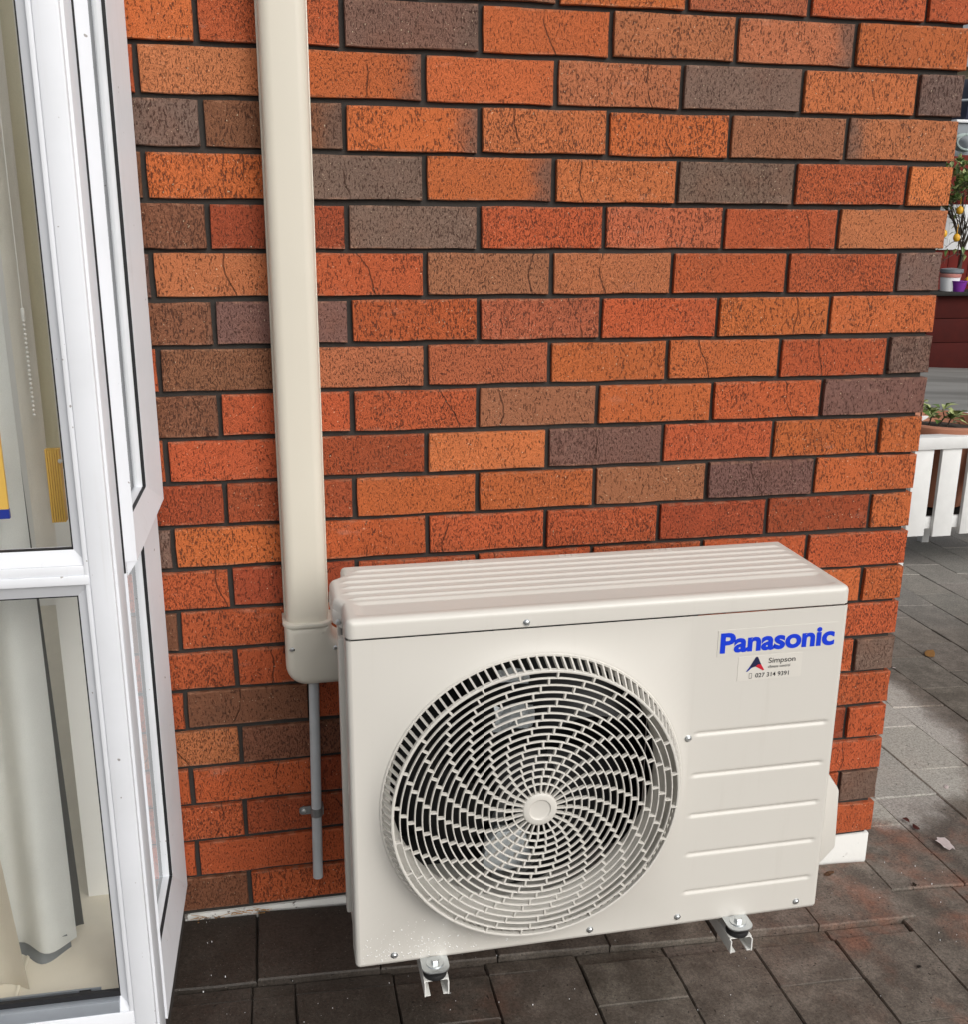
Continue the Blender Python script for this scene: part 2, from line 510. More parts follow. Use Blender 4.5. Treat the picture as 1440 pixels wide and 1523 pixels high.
M['olive'] = cloth('olive_sheet_fabric', (0.72, 0.68, 0.52))
M['offwhite'] = cloth('off_white_blind_fabric', (0.84, 0.81, 0.73))
M['yellow'] = simple('yellow_plastic', (0.75, 0.46, 0.09), 0.45, var=0.05)
M['ivory'] = simple('ivory_beads', (0.75, 0.74, 0.68), 0.35)
M['track'] = simple('grey_aluminium_track', (0.33, 0.36, 0.40), 0.4, metal=0.4, var=0.1)
M['redwood'] = simple('red_stained_timber', (0.058, 0.010, 0.008), 0.85, spec=0.15, var=0.3, nscale=9)
M['redfence'] = simple('red_brown_fence_paint', (0.15, 0.022, 0.018), 0.85, spec=0.15, var=0.25, nscale=7)
M['darkcap'] = simple('dark_wet_timber', (0.02, 0.019, 0.017), 0.7, spec=0.2, var=0.3)
M['whitewood'] = simple('white_painted_timber', (0.72, 0.73, 0.72), 0.6, var=0.10, nscale=18, bumps=0.15, bscale=120)
M['terracotta'] = simple('terracotta', (0.40, 0.17, 0.10), 0.75, var=0.2, nscale=14)
M['soil'] = simple('potting_soil', (0.035, 0.024, 0.016), 0.95, var=0.5, nscale=90, bumps=0.9, bscale=120)
M['leaf'] = simple('leaf_green', (0.095, 0.16, 0.04), 0.4, var=0.45, nscale=30)
M['leafpale'] = simple('pale_leaf', (0.42, 0.48, 0.20), 0.4, var=0.4, nscale=40)
M['bark'] = simple('grey_bark', (0.06, 0.045, 0.033), 0.85, var=0.3, nscale=40)
M['lemon'] = simple('ripe_citrus', (0.72, 0.38, 0.02), 0.45, var=0.1, nscale=60)
M['white'] = simple('white_sheet', (0.78, 0.79, 0.80), 0.6, var=0.06, nscale=4)
M['pink'] = simple('faded_pink_plastic', (0.48, 0.20, 0.17), 0.5, var=0.1)
M['purple'] = simple('purple_plastic', (0.17, 0.02, 0.28), 0.4, var=0.1)
M['binGrey'] = simple('grey_plastic', (0.16, 0.18, 0.20), 0.45, var=0.1)
M['tarp'] = simple('navy_tarpaulin', (0.012, 0.016, 0.04), 0.4, var=0.3, nscale=12)
M['beige'] = simple('beige_weatherboard', (0.42, 0.36, 0.26), 0.7, var=0.08)
M['roofgrey'] = simple('grey_roof_metal', (0.20, 0.22, 0.23), 0.5, var=0.1)
M['hose'] = simple('pale_green_hose', (0.35, 0.42, 0.40), 0.5)
M['deadleaf'] = simple('dead_leaf_brown', (0.42, 0.22, 0.07), 0.8, var=0.3, nscale=120)
M['dryleaf'] = simple('brown_dry_leaf', (0.16, 0.08, 0.04), 0.85, var=0.4, nscale=120)
M['petal'] = simple('pale_pink_petal', (0.84, 0.76, 0.75), 0.6, var=0.15, nscale=120)
M['redleaf'] = simple('dark_red_leaf', (0.13, 0.03, 0.022), 0.7, var=0.3, nscale=100)

# ------------------------------------------------------------------ ground
xs = [-80, -2.0, 9.5, 80]
ysg = [-80, -6, 60]
me = bpy.data.meshes.new('ground')
me.from_pydata([(x, y, gz(x) - 0.030) for y in ysg for x in xs], [],
               [(j * 4 + i, j * 4 + i + 1, (j + 1) * 4 + i + 1, (j + 1) * 4 + i) for j in range(2) for i in range(3)])
ground = tag(link_mesh('ground', me, M['bed']), kind='structure')

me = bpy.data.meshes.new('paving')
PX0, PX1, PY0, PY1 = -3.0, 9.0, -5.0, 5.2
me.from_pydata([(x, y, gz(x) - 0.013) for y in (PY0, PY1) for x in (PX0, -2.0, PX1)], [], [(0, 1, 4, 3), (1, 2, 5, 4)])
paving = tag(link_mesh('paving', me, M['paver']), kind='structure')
paving.color = (1, 1, 1, 1)

_pm = {}
def paver_mesh(w, l, v):
    key = (round(w, 3), round(l, 3), v)
    if key in _pm:
        return _pm[key]
    rr = random.Random(str(key))
    hw, hl, g, c = w / 2 - 0.0010, l / 2 - 0.0010, 0.0, 0.0022
    b = bmesh.new()
    def loop(ins, z, jit):
        pts = []
        for (ax, ay, bx_, by) in ((-1, -1, 1, -1), (1, -1, 1, 1), (1, 1, -1, 1), (-1, 1, -1, -1)):
            for t in (0.0, 0.33, 0.67):
                x = (ax + (bx_ - ax) * t) * (hw - ins)
                y = (ay + (by - ay) * t) * (hl - ins)
                pts.append(b.verts.new((x + rr.uniform(-jit, jit), y + rr.uniform(-jit, jit), z)))
        return pts
    st = rr.getstate()
    top = loop(c, 0.0, 0.0012)
    rr.setstate(st)
    mid_ = loop(0.0, -0.0035, 0.0012)
    rr.setstate(st)
    bot = loop(0.0, -0.035, 0.0012)
    b.faces.new(top)
    for A, B in ((top, mid_), (mid_, bot)):
        for i in range(12):
            b.faces.new((A[i], B[i], B[(i + 1) % 12], A[(i + 1) % 12]))
    bmesh.ops.recalc_face_normals(b, faces=b.faces)
    m_ = bpy.data.meshes.new('paver')
    b.to_mesh(m_); b.free()
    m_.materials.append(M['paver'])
    _pm[key] = m_
    return m_

def paver(x0, x1, y0, y1, dz=0.0):
    o = link_mesh('paver', paver_mesh(x1 - x0, y1 - y0, R.randint(0, 3)), None, paving)
    xc = (x0 + x1) / 2
    o.location = (xc, (y0 + y1) / 2, gz(xc) + dz + R.uniform(-0.002, 0.002))
    o.rotation_euler = (R.uniform(-0.005, 0.005), -math.atan(GB) + R.uniform(-0.006, 0.006), R.uniform(-0.006, 0.006))
    k = R.uniform(0.70, 1.20)
    o.color = (k * R.uniform(0.95, 1.08), k, k * R.uniform(0.92, 1.02), 1)

# header row against the house wall
hx = [-0.46, -0.225, 0.012, 0.248, 0.485, 0.722, 0.957, 1.193, 1.430]
for a, b_ in zip(hx[:-1], hx[1:]):
    paver(a, b_, -0.212, -0.004, R.uniform(0.002, 0.009))
# cut slips between the header row and the field
cx_ = [-0.46, -0.185, 0.002, 0.082, 0.27, 0.457, 0.645, 0.832, 1.02, 1.205, 1.395]
for a, b_ in zip(cx_[:-1], cx_[1:]):
    paver(a, b_, -0.250, -0.214, -0.006 + R.uniform(-0.004, 0.004))
# field, half bond
fx = cx_ + [1.5825, 1.77, 1.9575, 2.145, 2.3325]
for i, (a, b_) in enumerate(zip(fx[:-1], fx[1:])):
    ystart = -0.252 if b_ <= 1.40 else -0.117
    if b_ <= 1.40:
        first = 0.118 if i % 2 == 0 else 0.246
    else:
        first = 0.260 if i % 2 == 0 else 0.135
    y = ystart
    l = first
    for k in range(5 if b_ <= 1.40 else 6):
        paver(a, b_, y - l, y)
        y -= l
        l = 0.248
# yard past the corner
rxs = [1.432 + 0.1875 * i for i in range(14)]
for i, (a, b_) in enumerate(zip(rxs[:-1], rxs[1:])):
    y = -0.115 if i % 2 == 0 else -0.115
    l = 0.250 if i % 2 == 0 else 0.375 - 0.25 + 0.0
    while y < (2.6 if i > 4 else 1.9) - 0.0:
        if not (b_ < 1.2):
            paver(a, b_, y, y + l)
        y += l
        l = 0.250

me = bpy.data.meshes.new('yard_slab')
me.from_pydata([(x, y, gz(x) - 0.012) for y in (5.2, 40.0) for x in (-3.0, -2.0, 9.5, 40.0)], [],
               [(0, 1, 5, 4), (1, 2, 6, 5), (2, 3, 7, 6)])
yard = tag(link_mesh('yard_slab', me, M['concrete']), kind='structure')

# ------------------------------------------------------------------ brick wall
PITCH, TOPZ = 0.08328, 1.80
XC = 1.436                                   # outer corner
BH = 0.0743
wall = MB()
wall.box(-0.165, XC - 0.011, 0.0090, 0.11, 0.040, 2.14)
wall.box(XC - 0.11, XC - 0.0095, 0.111, 2.30, 0.040, 2.14)
wall = wall.build('brick_wall', M['mortar'], smooth=False)
tag(wall, 'red and brown flashed brick house wall with dark raked mortar joints', 'wall')
f = MB()
f.box(-0.165, XC - 0.001, 0.003, 0.11, -0.14, 0.0445, bevel=0.003)
f.box(XC - 0.11, XC - 0.002, 0.1105, 2.30, -0.16, 0.0445, bevel=0.003)
f = f.build('footing', M['footing'], wall)
f['label'] = 'white painted concrete footing under the brickwork'

_bmh = {}
def brick_mesh(L, v, depth=0.07):
    key = (round(L, 3), v)
    if key in _bmh:
        return _bmh[key]
    rr = random.Random(str(key))
    hl, hh = L / 2, BH / 2
    pts = []
    nl = 5 if L > 0.15 else 3
    def side(ax, az, bx_, bz, n):
        for i in range(n):
            t = i / n
            pts.append(((ax + (bx_ - ax) * t), (az + (bz - az) * t)))
    side(-hl, -hh, hl, -hh, nl); side(hl, -hh, hl, hh, 2); side(hl, hh, -hl, hh, nl); side(-hl, hh, -hl, -hh, 2)
    jit = [(rr.uniform(-0.0011, 0.0011), rr.uniform(-0.0011, 0.0011)) for _ in pts]
    jit2 = [rr.uniform(0.0006, 0.0018) for _ in pts]
    b = bmesh.new()
    def loop(ins, y):
        lp = []
        for (x, z), (jx, jz), s in zip(pts, jit, jit2):
            k = s if ins else 0.0
            lp.append(b.verts.new((x * (1 - k / hl) + jx, y, z * (1 - k / hh) + jz)))
        return lp
    A, B, C = loop(True, 0.0), loop(False, 0.0015), loop(False, depth)
    n = len(pts)
    b.faces.new(A)
    for P, Q in ((A, B), (B, C)):
        for i in range(n):
            b.faces.new((P[i], P[(i + 1) % n], Q[(i + 1) % n], Q[i]))
    b.faces.new(C[::-1])
    bmesh.ops.recalc_face_normals(b, faces=b.faces)
    m_ = bpy.data.meshes.new('brick')
    b.to_mesh(m_); b.free()
    m_.materials.append(M['brick'])
    _bmh[key] = m_
    return m_

BCOL = {'O': (0.60, 0.148, 0.040), 'o': (0.66, 0.185, 0.060), 'R': (0.55, 0.112, 0.035), 'r': (0.40, 0.078, 0.027),
        'k': (0.51, 0.132, 0.055), 'B': (0.37, 0.142, 0.066), 'b': (0.245, 0.098, 0.049), 'D': (0.205, 0.126, 0.096),
        'P': (0.205, 0.104, 0.080), 'L': (0.51, 0.168, 0.066)}
# rows read off the photograph, left to right; '>' flashed right end, '<' flashed left end
ROWS = {-4: 'O R B O R O D O', -3: 'R O D O B R O R', -2: 'B O R O L R O', -1: 'R O O B O k R R',
        0: 'O R P> O L L> O', 1: 'R L O> O L D o D', 2: 'D b> O> o O B L<', 3: 'b O D O> o D R o',
        4: 'b r D R k R L', 5: 'P L R B L R R D', 6: 'b> P R k R O O', 7: 'R b L k O O R D',
        8: 'b> R R B O R P', 9: 'R R r o P R O O', 10: 'r r O O B P O', 11: 'D O R R R r r O',
        12: 'R r R R R R R', 13: 'b R R R R R O O', 14: 'R R R R R R R', 15: 'R b R R R r R D',
        16: 'L b r R R R R', 17: 'R R r R R R r R', 18: 'R r R R R R R', 19: 'R R R r R R R D', 20: 'b R R R R R R'}

def place_brick(L, v, loc, rz, code):
    o = link_mesh('brick', brick_mesh(L, v), None, wall)
    o.location = loc
    o.rotation_euler = (R.uniform(-0.004, 0.004), R.uniform(-0.0035, 0.0035), rz + R.uniform(-0.004, 0.004))
    c = BCOL[code[0]]
    j = R.uniform(0.88, 1.12)
    al = 0.5
    if '>' in code: al = 1.0
    elif '<' in code: al = 0.0
    o.color = (c[0] * j, c[1] * j * R.uniform(0.95, 1.05), c[2] * j * R.uniform(0.94, 1.06), al)
    return o

for c in range(-4, 21):
    zc = TOPZ - PITCH * (c + 0.5)
    codes = ROWS[c].split()
    odd = c % 2 != 0
    joints = [-0.165] + ([-0.100 + 0.24 * i for i in range(7)] if odd else [0.24 * i for i in range(6)])
    ends = joints[1:] + [XC + 0.005]
    for i, (a, b_) in enumerate(zip(joints, ends)):
        L = b_ - a - 0.0097
        place_brick(L, R.randint(0, 2), ((a + b_) / 2, R.uniform(-0.002, 0.0015), zc + R.uniform(-0.0012, 0.0012)), 0.0, codes[i])
    # return face round the corner
    y = 0.0
    first = 0.225 if odd else 0.11
    y = 0.075
    k = 0
    while y < 1.0:
        L = first if k == 0 else 0.23
        place_brick(L, R.randint(0, 2), (XC + R.uniform(-0.001, 0.001), y + L / 2, zc), math.pi / 2, R.choice('OORRRrBbDLk'))
        y += L + 0.0105
        k += 1

# ------------------------------------------------------------------ trunking duct, elbow and conduit
def rrect(x0, x1, y0, y1, r, n=6, corners=(1, 1, 1, 1)):
    pts = []
    cs = ((x0, y0, math.pi, 1, 1), (x1, y0, 1.5 * math.pi, -1, 1), (x1, y1, 0, -1, -1), (x0, y1, 0.5 * math.pi, 1, -1))
    for (cx0, cy0, a0, sx, sy), on in zip(cs, corners):
        if not on:
            pts.append((cx0, cy0)); continue
        for i in range(n + 1):
            t = a0 + 0.5 * math.pi * i / n
            pts.append((cx0 + sx * r + r * math.cos(t), cy0 + sy * r + r * math.sin(t)))
    return pts

duct = empty('pipe_duct', (0.139, -0.03, 0.70))
tag(duct, 'tall cream plastic pipe trunking clipped up the brick wall', 'duct')
DX = -Vector(duct.location)
def under(o, par):
    """keep world placement when parented to an offset empty"""
    o.matrix_parent_inverse = Matrix.Translation(-Vector(par.location))
    return o
d0, d1 = 0.100, 0.1785
b = MB()
b.prism(rrect(d0, d1, -0.066, -0.012, 0.020, 8, (1, 1, 0, 0)), 'z', 0.665, 2.16)
under(b.build('cover', M['duct'], duct), duct)
b = MB()
b.box(d0 - 0.0035, d1 + 0.0035, -0.0145, -0.0005, 0.67, 2.16, bevel=0.0015)
under(b.build('back_plate', M['duct'], duct), duct)

# elbow: boxy moulded bend with a rounded outer corner, turning right behind the unit
elb = MB()
op = [(d0 - 0.0045, 0.7000)]
rc = 0.040
for i in range(9):
    t = math.pi + 0.5 * math.pi * i / 8
    op.append((d0 - 0.0045 + rc + rc * math.cos(t), 0.5745 + rc + rc * math.sin(t)))
op += [(0.36, 0.5745), (0.36, 0.6620)]
rc = 0.022
for i in range(7):
    t = 1.5 * math.pi - 0.5 * math.pi * i / 6
    op.append((d1 + 0.0045 + rc + rc * math.cos(t), 0.6620 + rc + rc * math.sin(t)))
op.append((d1 + 0.0045, 0.7000))
eb_ = bmesh.new()
def eloop(ins, y):
    n_ = len(op)
    out_ = []
    for i in range(n_):
        p0, p1, p2 = Vector(op[i - 1]), Vector(op[i]), Vector(op[(i + 1) % n_])
        a_, c2_ = (p1 - p0).normalized(), (p2 - p1).normalized()
        n1_ = Vector((-a_.y, a_.x)); n2_ = Vector((-c2_.y, c2_.x))
        nn = (n1_ + n2_).normalized()
        k_ = ins / max(0.3, nn.dot(n1_))
        q = p1 + nn * k_
        out_.append(eb_.verts.new((q.x, y, q.y)))
    return out_
el = [eloop(0.0, -0.003), eloop(0.0, -0.0545)]
for i in range(1, 7):
    t = 0.5 * math.pi * i / 6
    el.append(eloop(0.019 * (1 - math.cos(t)), -0.0545 - 0.019 * math.sin(t)))
for A, B in zip(el[:-1], el[1:]):
    for i in range(len(A)):
        eb_.faces.new((A[i], A[(i + 1) % len(A)], B[(i + 1) % len(A)], B[i]))
eb_.faces.new(el[-1]); eb_.faces.new(el[0][::-1])
bmesh.ops.recalc_face_normals(eb_, faces=eb_.faces)
elb.merge(eb_)
# thick rolled lip where the trunking slides in
lip = rrect(d0 - 0.0075, d1 + 0.0075, -0.0745, -0.003, 0.024, 8, (1, 1, 0, 0))
elb.prism(lip, 'z', 0.6955, 0.7035, bevel=0.0015)
elbow = elb.build('duct_elbow', M['elbow'])
tag(elbow, 'cream moulded elbow at the foot of the trunking, turning towards the unit', 'duct elbow')
for nm, (x, z) in (('screw', (0.108, 0.654)), ('screw', (0.189, 0.652))):
    b = MB()
    b.lathe([(0.0045, 0.002), (0.0045, 0.0), (0.003, -0.0018), (0.0006, -0.0022)], (x, -0.0738, z), 'y', 12)
    b.build(nm, M['zinc'], elbow)
b = MB()
b.box(0.1035, 0.113, -0.0752, -0.0735, 0.6525, 0.6555, bevel=0.0005)
b.build('slot', M['gasket'], elbow)

cond = MB()
cond.tube((0.148, -0.021, 0.585), (0.140, -0.021, 0.118), 0.0103, n=20, caps=False)
cond.tube((0.148, -0.021, 0.585), (0.140, -0.021, 0.1185), 0.0082, n=20, caps=False)
lo = cond.lathe([(0.0103, 0.0), (0.0082, 0.0)], (0.140, -0.021, 0.118), 'z', 20)
conduit = cond.build('conduit_pipe', M['pvc'], recalc=True)
tag(conduit, 'thin grey plastic conduit dropping from the elbow down the bricks', 'pipe')
clip = empty('pipe_clip', (0.143, -0.02, 0.272))
tag(clip, 'galvanised saddle clip fixing the grey conduit to the wall', 'pipe clip')
b = MB()
for k in range(2):
    r = 0.0118 if k == 0 else 0.0106
prf = []
for i in range(13):
    t = math.pi + math.pi * i / 12
    prf.append((0.1427 + 0.0122 * math.cos(t), -0.021 + 0.0122 * math.sin(t)))
inn = []
for i in range(13):
    t = 2 * math.pi - math.pi * i / 12
    inn.append((0.1427 + 0.0106 * math.cos(t), -0.021 + 0.0106 * math.sin(t)))
b.prism(prf + inn, 'z', 0.263, 0.281, bevel=0.0)
b.prism(rrect(0.1535, 0.157, -0.021, -0.0005, 0.0006, 2), 'z', 0.263, 0.281)
under(b.build('strap', M['dullzinc'], clip), clip)
b = MB()
b.prism(rrect(0.108, 0.1315, 0.263, 0.281, 0.007, 5, (1, 0, 0, 1)), 'y', -0.0145, -0.0125)
under(b.build('tab', M['dullzinc'], clip), clip)
b = MB()
b.lathe([(0.0055, 0.0), (0.005, -0.003), (0.002, -0.0042), (0.0004, -0.0043)], (0.117, -0.0145, 0.272), 'y', 14)
b.tube((0.117, -0.0145, 0.272), (0.117, 0.01, 0.272), 0.003, n=8)
under(b.build('screw', M['zinc'], clip), clip)

# ------------------------------------------------------------------ outdoor unit
XL, XR, YF, YB = 0.192, 1.021, -0.450, -0.190
ZB, ZS, ZT = 0.236, 0.822, 0.856
FCX, FCZ, RB, RF, GH = 0.487, 0.521, 0.259, 0.241, 0.040
unit = empty('outdoor_unit', (0.61, -0.32, ZB))
tag(unit, 'cream air conditioner outdoor unit with round fan grille bracketed to the bricks', 'outdoor unit')

# front panel: square with a round opening on the left, grooved field on the right
b = bmesh.new()
XM = 0.757
nA = 128
HR = 0.2535
ring0, ring1, ring2, ring3 = [], [], [], []
angs = [2 * math.pi * i / nA for i in range(nA)]
crn = [math.atan2(z - FCZ, x - FCX) % (2 * math.pi) for x in (XL, XM) for z in (ZB, ZS)]
for c_ in crn:
    j = min(range(nA), key=lambda i: abs(angs[i] - c_))
    angs[j] = c_
for t in angs:
    ct, st = math.cos(t), math.sin(t)
    tx = ((XM - FCX) / ct if ct > 1e-9 else (XL - FCX) / ct if ct < -1e-9 else 1e9)
    tz = ((ZS - FCZ) / st if st > 1e-9 else (ZB - FCZ) / st if st < -1e-9 else 1e9)
    k = min(tx, tz)
    ring0.append(b.verts.new((FCX + HR * ct, YF + 0.030, FCZ + HR * st)))
    ring1.append(b.verts.new((FCX + HR * ct, YF - 0.003, FCZ + HR * st)))
    ring2.append(b.verts.new((FCX + 0.2625 * ct, YF - 0.003, FCZ + 0.2625 * st)))
    ring3.append((b.verts.new((FCX + 0.2665 * ct, YF, FCZ + 0.2665 * st)), b.verts.new((FCX + k * ct, YF, FCZ + k * st))))
for i in range(nA):
    j = (i + 1) % nA
    for A, B in ((ring0, ring1), (ring1, ring2)):
        b.faces.new((A[i], A[j], B[j], B[i]))
    b.faces.new((ring2[i], ring2[j], ring3[j][0], ring3[i][0]))
    b.faces.new((ring3[i][0], ring3[j][0], ring3[j][1], ring3[i][1]))
GZ = [0.607, 0.5285, 0.4505, 0.373, 0.296]
# z lines of the grooved field: reuse the seam verts' heights so the two halves weld
seam = sorted({round(v[1].co.z, 6) for v in ring3 if abs(v[1].co.x - XM) < 1e-6})
gz_lines = []
for z in GZ:
    gz_lines += [z + d for d in (0.0085, 0.0058, 0.0042, 0.0020, 0.0, -0.0020, -0.0042, -0.0058, -0.0085)]
zl = sorted(set([round(z, 6) for z in gz_lines] + [ZB, ZS]))
xl = [XM, 0.7635, 0.768, 0.772, 1.003, 1.007, 1.0115, 1.0175, XR]
def groove(x, z):
    gx = max(0.0, min(1.0, (x - 0.7635) / 0.0085)) * max(0.0, min(1.0, (1.0115 - x) / 0.0085))
    d = min(abs(z - g) for g in GZ)
    gzv = 0.5 + 0.5 * math.cos(math.pi * min(1.0, d / 0.0058))
    return YF + 0.0034 * gx * gzv
grid = [[b.verts.new((x, groove(x, z), z)) for x in xl] for z in zl]
for j in range(len(zl) - 1):
    for i in range(len(xl) - 1):
        b.faces.new((grid[j][i], grid[j][i + 1], grid[j + 1][i + 1], grid[j + 1][i]))
bmesh.ops.remove_doubles(b, verts=b.verts, dist=1e-5)
bmesh.ops.recalc_face_normals(b, faces=b.faces)
# fold the edges back: left, right and bottom returns
def ret(p0, p1, dirv, steps):
    """rolled return strip along p0-p1; steps: (offset outwards, y)"""
    P0, P1, D = Vector(p0), Vector(p1), Vector(dirv)
    last = None
    for off, y in steps:
        a = b.verts.new((P0.x + D.x * off, y, P0.z + D.z * off))
        c = b.verts.new((P1.x + D.x * off, y, P1.z + D.z * off))
        if last:
            b.faces.new((last[0], last[1], c, a))
        last = (a, c)
roll = [(0.0, YF), (0.0031, YF + 0.0008), (0.0057, YF + 0.0026), (0.0074, YF + 0.0052), (0.008, YF + 0.0085)]
front = MB()
front.merge(b)
# outline of the flat part and its rolled border as one loop of profile steps with rounded corners
def outline(off, rc):
    x0, x1, z0, z1 = XL - off, XR + off, ZB - off, ZS
    pts = [(x0, z1)]
    for i in range(7):
        t = math.pi + 0.5 * math.pi * i / 6
        pts.append((x0 + rc + rc * math.cos(t), z0 + rc + rc * math.sin(t)))
    for i in range(7):
        t = 1.5 * math.pi + 0.5 * math.pi * i / 6
        pts.append((x1 - rc + rc * math.cos(t), z0 + rc + rc * math.sin(t)))
    pts.append((x1, z1))
    return pts
loops = []
for off, y in roll + [(0.008, YF + 0.052), (0.004, YF + 0.052)]:
    loops.append([front.bm.verts.new((p[0], y, p[1])) for p in outline(off, 0.0005 + off)])
for A, B in zip(loops[:-1], loops[1:]):
    for i in range(len(A) - 1):
        front.bm.faces.new((A[i], A[i + 1], B[i + 1], B[i]))
# folded top flange tucked under the lid
front.quad((XL - 0.004, YF + 0.009, ZS - 0.002), (XR + 0.004, YF + 0.009, ZS - 0.002), (XR + 0.004, YF + 0.009, ZS + 0.014), (XL - 0.004, YF + 0.009, ZS + 0.014))
fp = under(front.build('front_panel', M['cream'], unit, angle=40), unit)

# side, back and base panels
b = MB()
b.box(XR - 0.004, XR + 0.0065, YF + 0.0525, YB, ZB + 0.001, ZS + 0.006, bevel=0.002)
under(b.build('side_panel', M['cream'], unit), unit)
b = MB()
b.box(XL - 0.0065, XL + 0.004, YF + 0.0525, YF + 0.090, ZB + 0.030, ZS - 0.002, bevel=0.002)
b.box(XL - 0.016, XL - 0.004, YF + 0.060, YF + 0.078, ZB + 0.060, ZS - 0.020, bevel=0.003)
under(b.build('corner_post', M['cream'], unit), unit)
b = MB()
b.box(XL - 0.006, XL + 0.004, YB - 0.028, YB, ZB + 0.002, ZS + 0.004, bevel=0.002)
under(b.build('rear_post', M['cream'], unit), unit)
b = MB()
b.box(XL - 0.004, XR, YF + 0.012, YB, ZB - 0.004, ZB + 0.020)
under(b.build('base_pan', M['cream'], unit), unit)
# heat exchanger round the left side and back, with real fins on the visible side
b = MB()
b.box(XL + 0.006, XL + 0.026, YF + 0.091, YB - 0.029, ZB + 0.021, ZS - 0.002)
b.box(XL + 0.0265, XR - 0.25, YB - 0.026, YB - 0.004, ZB + 0.021, ZS - 0.002)
coil = under(b.build('heat_exchanger', M['coil'], unit, smooth=False), unit)
b = MB()
for i in range(44):
    y = YF + 0.094 + i * 0.00318
    if y < YB - 0.032:
        b.box(XL - 0.001, XL + 0.0058, y, y + 0.0009, ZB + 0.024, ZS - 0.006)
fin = under(b.build('fin', M['dullzinc'], unit, smooth=False), unit)
fin['kind'] = 'stuff'
b = MB()
b.box(XR - 0.250, XR - 0.246, YF + 0.07, YB - 0.03, ZB + 0.021, ZS - 0.002)
b.box(XL + 0.027, XR - 0.251, YB - 0.034, YB - 0.0265, ZB + 0.021, ZB + 0.09)
under(b.build('partition', M['coil'], unit, smooth=False), unit)

# lid: one rolled sheet with raised ridges
def corner(y):
    r, d = 0.014, max(0.0, y - (YF - 0.0015))
    return r - math.sqrt(max(0.0, r * r - (r - d) ** 2)) if d < r else 0.0
def lid_left(y):
    s = lambda a, b_, t: max(0.0, min(1.0, (t - a) / (b_ - a)))
    bump_ = s(-0.372, -0.345, y) * (1.0 - s(-0.262, -0.240, y))
    back = s(-0.262, -0.240, y)
    return XL - 0.0082 - 0.012 * bump_ + 0.012 * back + corner(y)
LX1 = XR + 0.0082
LY0, LY1 = YF - 0.0015, YB - 0.002
ly = []
n = 120
for i in range(n + 1):
    t = i / n
    ly.append(LY0 + (LY1 - LY0) * t)
ly = sorted(set([round(v, 5) for v in ly] + [round(LY0 + d, 5) for d in (0.0005, 0.001, 0.003, 0.005, 0.0075)]))
lxp = [0, .001, .003, .006, .010, .014, .018, .024, .030, .036, .044] 
RIDGES = [-0.392, -0.360, -0.333, -0.306, -0.279, -0.253, -0.2275]
def lid_z(x, y):
    rr_ = 0.011
    lx1 = LX1 - corner(y)
    e = min(x - lid_left(y), lx1 - x, y - LY0, (LY1 - y))
    ez = 0.0
    if e < rr_:
        ez = -(rr_ - math.sqrt(max(0.0, rr_ * rr_ - (rr_ - e) ** 2)))
    el, er = x - lid_left(y), lx1 - x
    mask = max(0.0, min(1.0, (min(el - 0.016, er - 0.014)) / 0.016))
    mask = mask * mask * (3 - 2 * mask)
    h = 0.0
    for ry in RIDGES[1:]:
        d = abs(y - ry)
        if d < 0.0060:
            h += 0.0030 * (0.5 + 0.5 * math.cos(math.pi * d / 0.0060))
    # shallow dished field behind the front edge, rimmed
    d = (y + 0.4155)
    if abs(d) < 0.02:
        pass
    dish = max(0.0, min(1.0, (y + 0.4345) / 0.008)) * max(0.0, min(1.0, (-0.374 - y) / 0.008))
    dm = max(0.0, min(1.0, (min(el - 0.020, er - 0.020)) / 0.008))
    h = h * mask - 0.0032 * dish * dm
    return ZT + ez + h
b = bmesh.new()
rows = []
for y in ly:
    l0 = lid_left(y)
    xsr = [l0 + d for d in lxp] + [l0 + 0.044 + (LX1 - corner(y) - 0.044 - l0 - 0.044) * i / 14 for i in range(1, 14)] + [LX1 - corner(y) - d for d in reversed(lxp)]
    rows.append([b.verts.new((x, y, lid_z(x, y))) for x in xsr])
for A, B in zip(rows[:-1], rows[1:]):
    for i in range(len(A) - 1):
        b.faces.new((A[i], A[i + 1], B[i + 1], B[i]))
border = rows[0] + [r[-1] for r in rows[1:]] + rows[-1][-2::-1] + [r[0] for r in rows[-2:0:-1]]
skirt = [b.verts.new((v.co.x, v.co.y, ZS + 0.0034)) for v in border]
cxl, cyl = (XL + XR) / 2, (LY0 + LY1) / 2
inn = [b.verts.new((v.co.x + (0.002 if v.co.x < cxl else -0.002), v.co.y + (0.002 if v.co.y < cyl else -0.002), ZS + 0.0034)) for v in border]
n = len(border)
for i in range(n):
    j = (i + 1) % n
    b.faces.new((border[i], border[j], skirt[j], skirt[i]))
    b.faces.new((skirt[i], skirt[j], inn[j], inn[i]))
lidm = MB(); lidm.merge(b)
lid = under(lidm.build('lid', M['cream'], unit, angle=50), unit)
lid['label'] = 'cream lid pressed with long parallel ridges'
b = MB()
b.prism([(XL - 0.0212, -0.345), (XL - 0.0085, -0.372), (XL - 0.006, -0.372), (XL - 0.006, -0.262), (XL - 0.0212, -0.262)], 'z', ZS - 0.010, ZS + 0.014, bevel=0.001)
under(b.build('lid_tab', M['cream'], unit), unit)
# three embossed marks on the back of the lid
for i, pxx in enumerate((690, 845, 985)):
    c_ = px(pxx, 832 - i * 9, -0.205)
    b = MB()
    for k in range(3):
        b.lathe([(0.0075, 0.0), (0.0068, 0.0005), (0.0055, 0.0005), (0.005, 0.0)], (c_.x + (k - 1) * 0.012, -0.2095, ZT - 0.0001), 'z', 20)
    under(b.build('embossed_mark', M['cream'], unit), unit)

